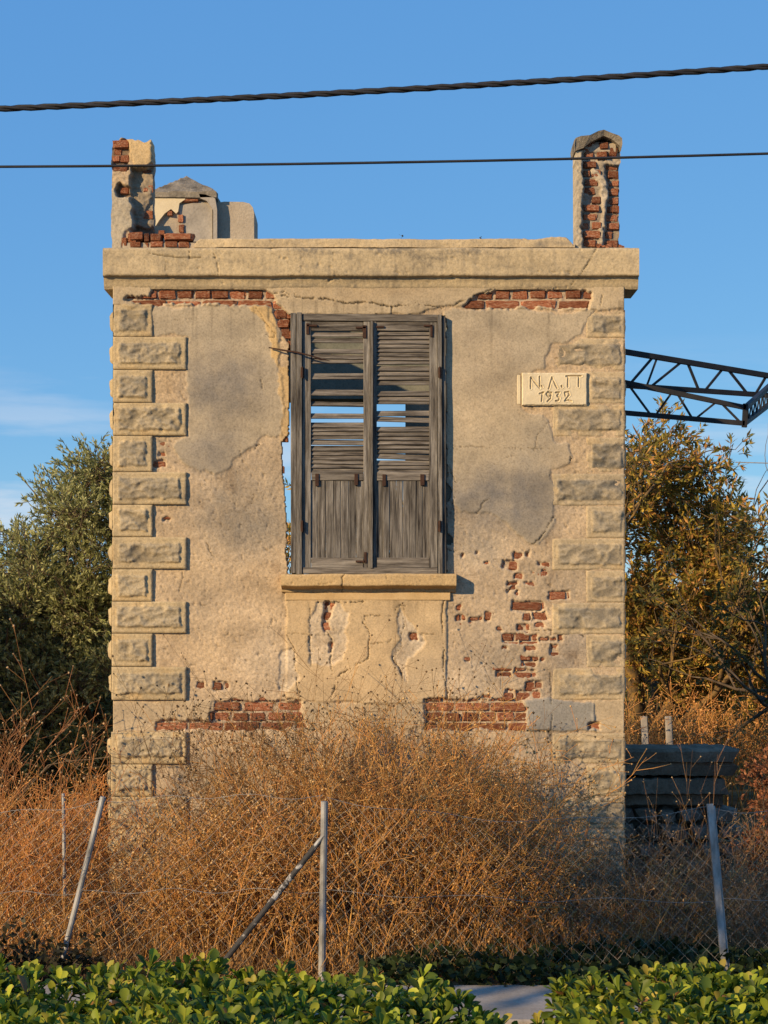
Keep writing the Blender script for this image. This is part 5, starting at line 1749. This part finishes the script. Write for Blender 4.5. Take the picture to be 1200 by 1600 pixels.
out = []; tips = []
for k in range(9):
    branchtree((2.65, .5, 0), (rng.uniform(-.5, .4), rng.uniform(-.4, .4), 1), .55, .016, 2, 3, .45, .08, out, tips, gnarl=.15)
cl = ellclumps([((2.60, .5, .90), (.22, .3, .34)), ((2.60, .5, .45), (.22, .3, .4)), ((2.95, .5, .9), (.35, .35, .5))], 420, .11, .3)
t = mktree('dry_shrub', 'red-brown dry leafy shrub beside the slabs at the right edge', (2.65, .5, 0), out, clumpcrown(cl, 240, 7, .07, .032, .017, redcol, .2, .8), None, M['weed'], M['bark'], .002, cat='shrub')

# bare branches before the dark left trees
out = []; tips = []
branchtree((-3.05, 1.2, .2), (.55, .1, .75), 1.15, .012, 2, 3, .35, -.02, out, tips, gnarl=.10)
branchtree((-2.9, 1.2, .1), (.2, .1, 1.0), 1.0, .010, 2, 3, .4, .0, out, tips, gnarl=.10)
branchtree((-3.1, 1.2, .1), (-.1, .1, 1.0), 1.1, .010, 2, 3, .4, .0, out, tips, gnarl=.10)
v, f, c = limbs_mesh(out, 5)
tag(build('bare_shrub', v, f, M['bark'], smooth=True), 'leafless grey shrub branches before the dark trees at the left', 'shrub')

# ------------------------------------------------------------------ ivy and brambles at the fence foot
def ivycol(p):
    n = len(p); k = rng.random((n, 1))
    return np.array([.018, .03, .010]) * (1 - k) + np.array([.06, .085, .025]) * k


n = 5200
x = rng.uniform(-.1, 3.2, n); y = rng.uniform(-2.6, -1.7, n)
z = gz(x, y) + .02 + rng.random(n) * .17 * (0.5 + .8 * vnoise(x * 3, y * 3, 4))
D_ = unit(np.stack([rng.normal(0, .7, n), rng.normal(-.5, .6, n), rng.normal(.1, .4, n)], -1))
v, f, c = leaves(np.stack([x, y, z], -1), D_, rng.uniform(.03, .06, n), rng.uniform(.03, .055, n), ivycol(np.stack([x, y, z], -1)), .3)
o = build('ground_ivy', v, f, M['leaf'], None, col=c); tag(o, 'dark green ivy creeping along the foot of the fence', kind='stuff')
out = []; tips = []
for k in range(20):
    branchtree((rng.uniform(-2.25, -1.55), rng.uniform(-2.5, -2.2), .2), (rng.uniform(-.5, .5), rng.uniform(-.3, .1), .7), .26, .005, 1, 3, .6, -.06, out, tips, gnarl=.2)
pts_ = np.concatenate([o_[0] for o_ in out]); pts_ = np.repeat(pts_, 3, 0) + rng.normal(0, .025, (len(pts_) * 3, 3))
br = thing('bramble', 'dark leafy bramble low at the left behind the hedge', 'shrub', (-1.9, -2.35, .2))
v, f, c = limbs_mesh(out, 4); build('stems', v, f, M['bark'], br)
v, f, c = leaves(pts_, rdir(len(pts_)), .045, .03, np.array([.045, .04, .018]), .4); build('foliage', v, f, M['leaf'], br, col=c)

# ------------------------------------------------------------------ clipped hedge along the road
HL = []
for t_ in np.linspace(0, 1, 6):
    w_ = [.10, .34, .62, .92, .90, .0][int(round(t_ * 5))]
    HL.append((t_, w_))
LT = [[0, 0, 0]]
for t_, w_ in ((.22, .30), (.5, .72), (.78, .98), (.93, .62)):
    cz = -.16 * t_ * t_
    LT += [[t_, -w_ / 2, cz + .10 * w_], [t_, 0, cz], [t_, w_ / 2, cz + .10 * w_]]
LT.append([1.0, 0, -.17])
LT = np.array(LT)
LF = [(0, 2, 1), (0, 3, 2)]
for k in range(3):
    a = 1 + 3 * k; b_ = a + 3
    LF += [(a, a + 1, b_ + 1), (a, b_ + 1, b_), (a + 1, a + 2, b_ + 2), (a + 1, b_ + 2, b_ + 1)]
LF += [(10, 11, 13), (11, 12, 13)]
LF = np.array(LF)
LEAFCOL = [np.array([.155, .20, .018]), np.array([.27, .32, .026]), np.array([.43, .44, .04]), np.array([.075, .115, .015]), np.array([.52, .40, .07])]
leafmeshes = []
for k in range(10):
    me = bpy.data.meshes.new('leaf')
    T_ = LT.copy(); T_[:, 2] *= (.6 + .12 * k); T_[:, 1] *= .46
    me.from_pydata([tuple(q) for q in T_], [], [tuple(q) for q in LF]); me.update()
    ca = me.color_attributes.new('Col', 'FLOAT_COLOR', 'POINT')
    c_ = LEAFCOL[(0, 1, 2, 3, 0, 1, 2, 1, 0, 4)[k]]
    for q in range(len(T_)): ca.data[q].color = (*c_, 1)
    me.polygons.foreach_set('use_smooth', np.ones(len(LF), bool))
    me.materials.append(M['hedgeleaf'])
    leafmeshes.append(me)


def hedge(label, x0, x1, y0, y1, topf, nshoot, nobj):
    h_ = thing('hedge', label, 'hedge', ((x0 + x1) / 2, (y0 + y1) / 2, .3), 'clipped hedges along the road')
    x = rng.uniform(x0, x1, nshoot); y = rng.uniform(y0, y1, nshoot)
    tp = topf(x, y) + rng.normal(0, .018, nshoot)
    dz = np.where(rng.random(nshoot) < .62, rng.random(nshoot) * .05, rng.random(nshoot) * .30)
    o = np.stack([x, y, tp - dz], -1)
    keep_ = tp > .42
    o = o[keep_]; m = len(o)
    ax2 = unit(np.stack([rng.normal(0, .28, m), rng.normal(-.12, .28, m), np.ones(m)], -1))
    nl = 9
    k = np.repeat(np.arange(m), nl); jj = np.tile(np.arange(nl), m)
    az = jj * 2.4 + np.repeat(rng.uniform(0, 6.3, m), nl)
    D0, B0, C0 = frames(ax2)
    op_ = .35 + .9 * (jj / nl) + rng.normal(0, .12, len(jj))      # opening angle from the shoot axis, inner leaves upright
    rad_ = B0[k] * np.cos(az)[:, None] + C0[k] * np.sin(az)[:, None]
    D = unit(ax2[k] * np.cos(op_)[:, None] + rad_ * np.sin(op_)[:, None])
    O = o[k] - ax2[k] * (.040 * jj / nl)[:, None]
    Nn = unit(ax2[k] - D * (ax2[k] * D).sum(1, keepdims=True))
    Bn = np.cross(Nn, D)
    L_ = np.clip(rng.normal(.066, .016, len(k)), .034, .10) * (.72 + .35 * jj / nl)
    ci = rng.choice(10, len(k), p=[.15, .11, .07, .22, .15, .09, .06, .06, .07, .02])
    # the largest leaves nearest the camera and on top are pieces of their own
    score = -(O[:, 1] - y0) * .9 + (O[:, 2]) * 2.0 + rng.random(len(k)) * .5 + L_ * 4
    vis = (np.abs(O[:, 0]) < 1.55)
    score[~vis] -= 10
    ordr = np.argsort(-score)
    pick = ordr[:nobj]; rest = ordr[nobj:]
    for q in pick:
        me = leafmeshes[ci[q]]
        ob = bpy.data.objects.new('leaf', me); COL.objects.link(ob)
        Mx = Matrix.Identity(4)
        for r_ in range(3):
            Mx[r_][0] = D[q, r_] * L_[q]; Mx[r_][1] = Bn[q, r_] * L_[q]; Mx[r_][2] = Nn[q, r_] * L_[q]; Mx[r_][3] = O[q, r_]
        ob.matrix_basis = Mx
        attach(ob, h_)
    T_ = LT.copy(); T_[:, 1] *= .46
    Lr = L_[rest][:, None]
    V_, F_ = inst(T_, LF, O[rest], D[rest] * Lr, Bn[rest] * Lr, Nn[rest] * Lr)
    cc = np.array([LEAFCOL[(0, 1, 2, 3, 0, 1, 2, 1, 0, 4)[q]] for q in ci[rest]]) * rng.uniform(.6, 1.25, (len(rest), 1))
    dead = rng.random(len(rest)) < .018; cc[dead] = np.array([.30, .15, .05])
    old = rng.random(len(rest)) < .05; cc[old] = np.array([.38, .33, .05])
    fo = build('foliage', V_, F_, M['hedgeleaf'], h_, smooth=True, col=np.repeat(cc, len(LT), 0)); fo['kind'] = 'stuff'
    P = np.stack([np.stack([o[:, 0], o[:, 1], np.full(m, .25)], -1) * .0 + o - np.array([0, 0, .30]) + rng.normal(0, .05, (m, 3)), o - ax2 * .1, o], 1)
    v, f = tubes(P, np.array([[.006, .004, .003]]).repeat(m, 0), 4)
    build('stems', v, f, M['bark'], h_)
    return h_


# top of hedge as seen: row of pixels -> height at its back edge
def hz_(px, y, prof):
    rowv = np.interp(px, [a for a, _ in prof], [b_ for _, b_ in prof])
    return CZ - (rowv - HZ) / F * (DIST + y)


PL_ = [(-300, 1500), (0, 1503), (120, 1512), (220, 1502), (300, 1500), (420, 1512), (520, 1526), (650, 1528), (740, 1560), (790, 1590)]
PR_ = [(850, 1590), (880, 1538), (930, 1522), (1000, 1512), (1100, 1510), (1200, 1516), (1500, 1512)]


def topL(x, y):
    px = 600 + x / (DIST + y) * F
    t_ = hz_(px, -4.75, PL_)
    return t_ - .02 + .03 * fbm(x * 4, y * 4, 3, 3)


def topR(x, y):
    px = 600 + x / (DIST + y) * F
    t_ = hz_(px, -4.75, PR_)
    return t_ - .02 + .03 * fbm(x * 4, y * 4, 6, 3)


hedge('long clipped green hedge filling the lower left foreground', -2.6, .52, -6.1, -4.7, topL, 1900, 170)
hedge('bright green hedge at the lower right beyond the gap', .56, 2.6, -6.1, -4.7, topR, 1300, 120)

# small weeds rooted in the parapet
for (px, hh, lab) in ((627, 15, 'tiny dry weed growing on the parapet'), (752, 7, 'second smaller weed sprouting from the parapet further right')):
    b_ = at(px, 375, .05)[None]
    tb, hd = weeds(b_, .002 * hh, .0042 * hh, .2, 5, 3, .006, (.10, .085, .04), (.12, .10, .05), .5, r0=.0012)
    V_, F_, C_ = join([(tb[0], tri(tb[1]), tb[2]), hd])
    tag(build('parapet_weed', V_, F_, M['weed'], None, col=C_), lab, 'weed')
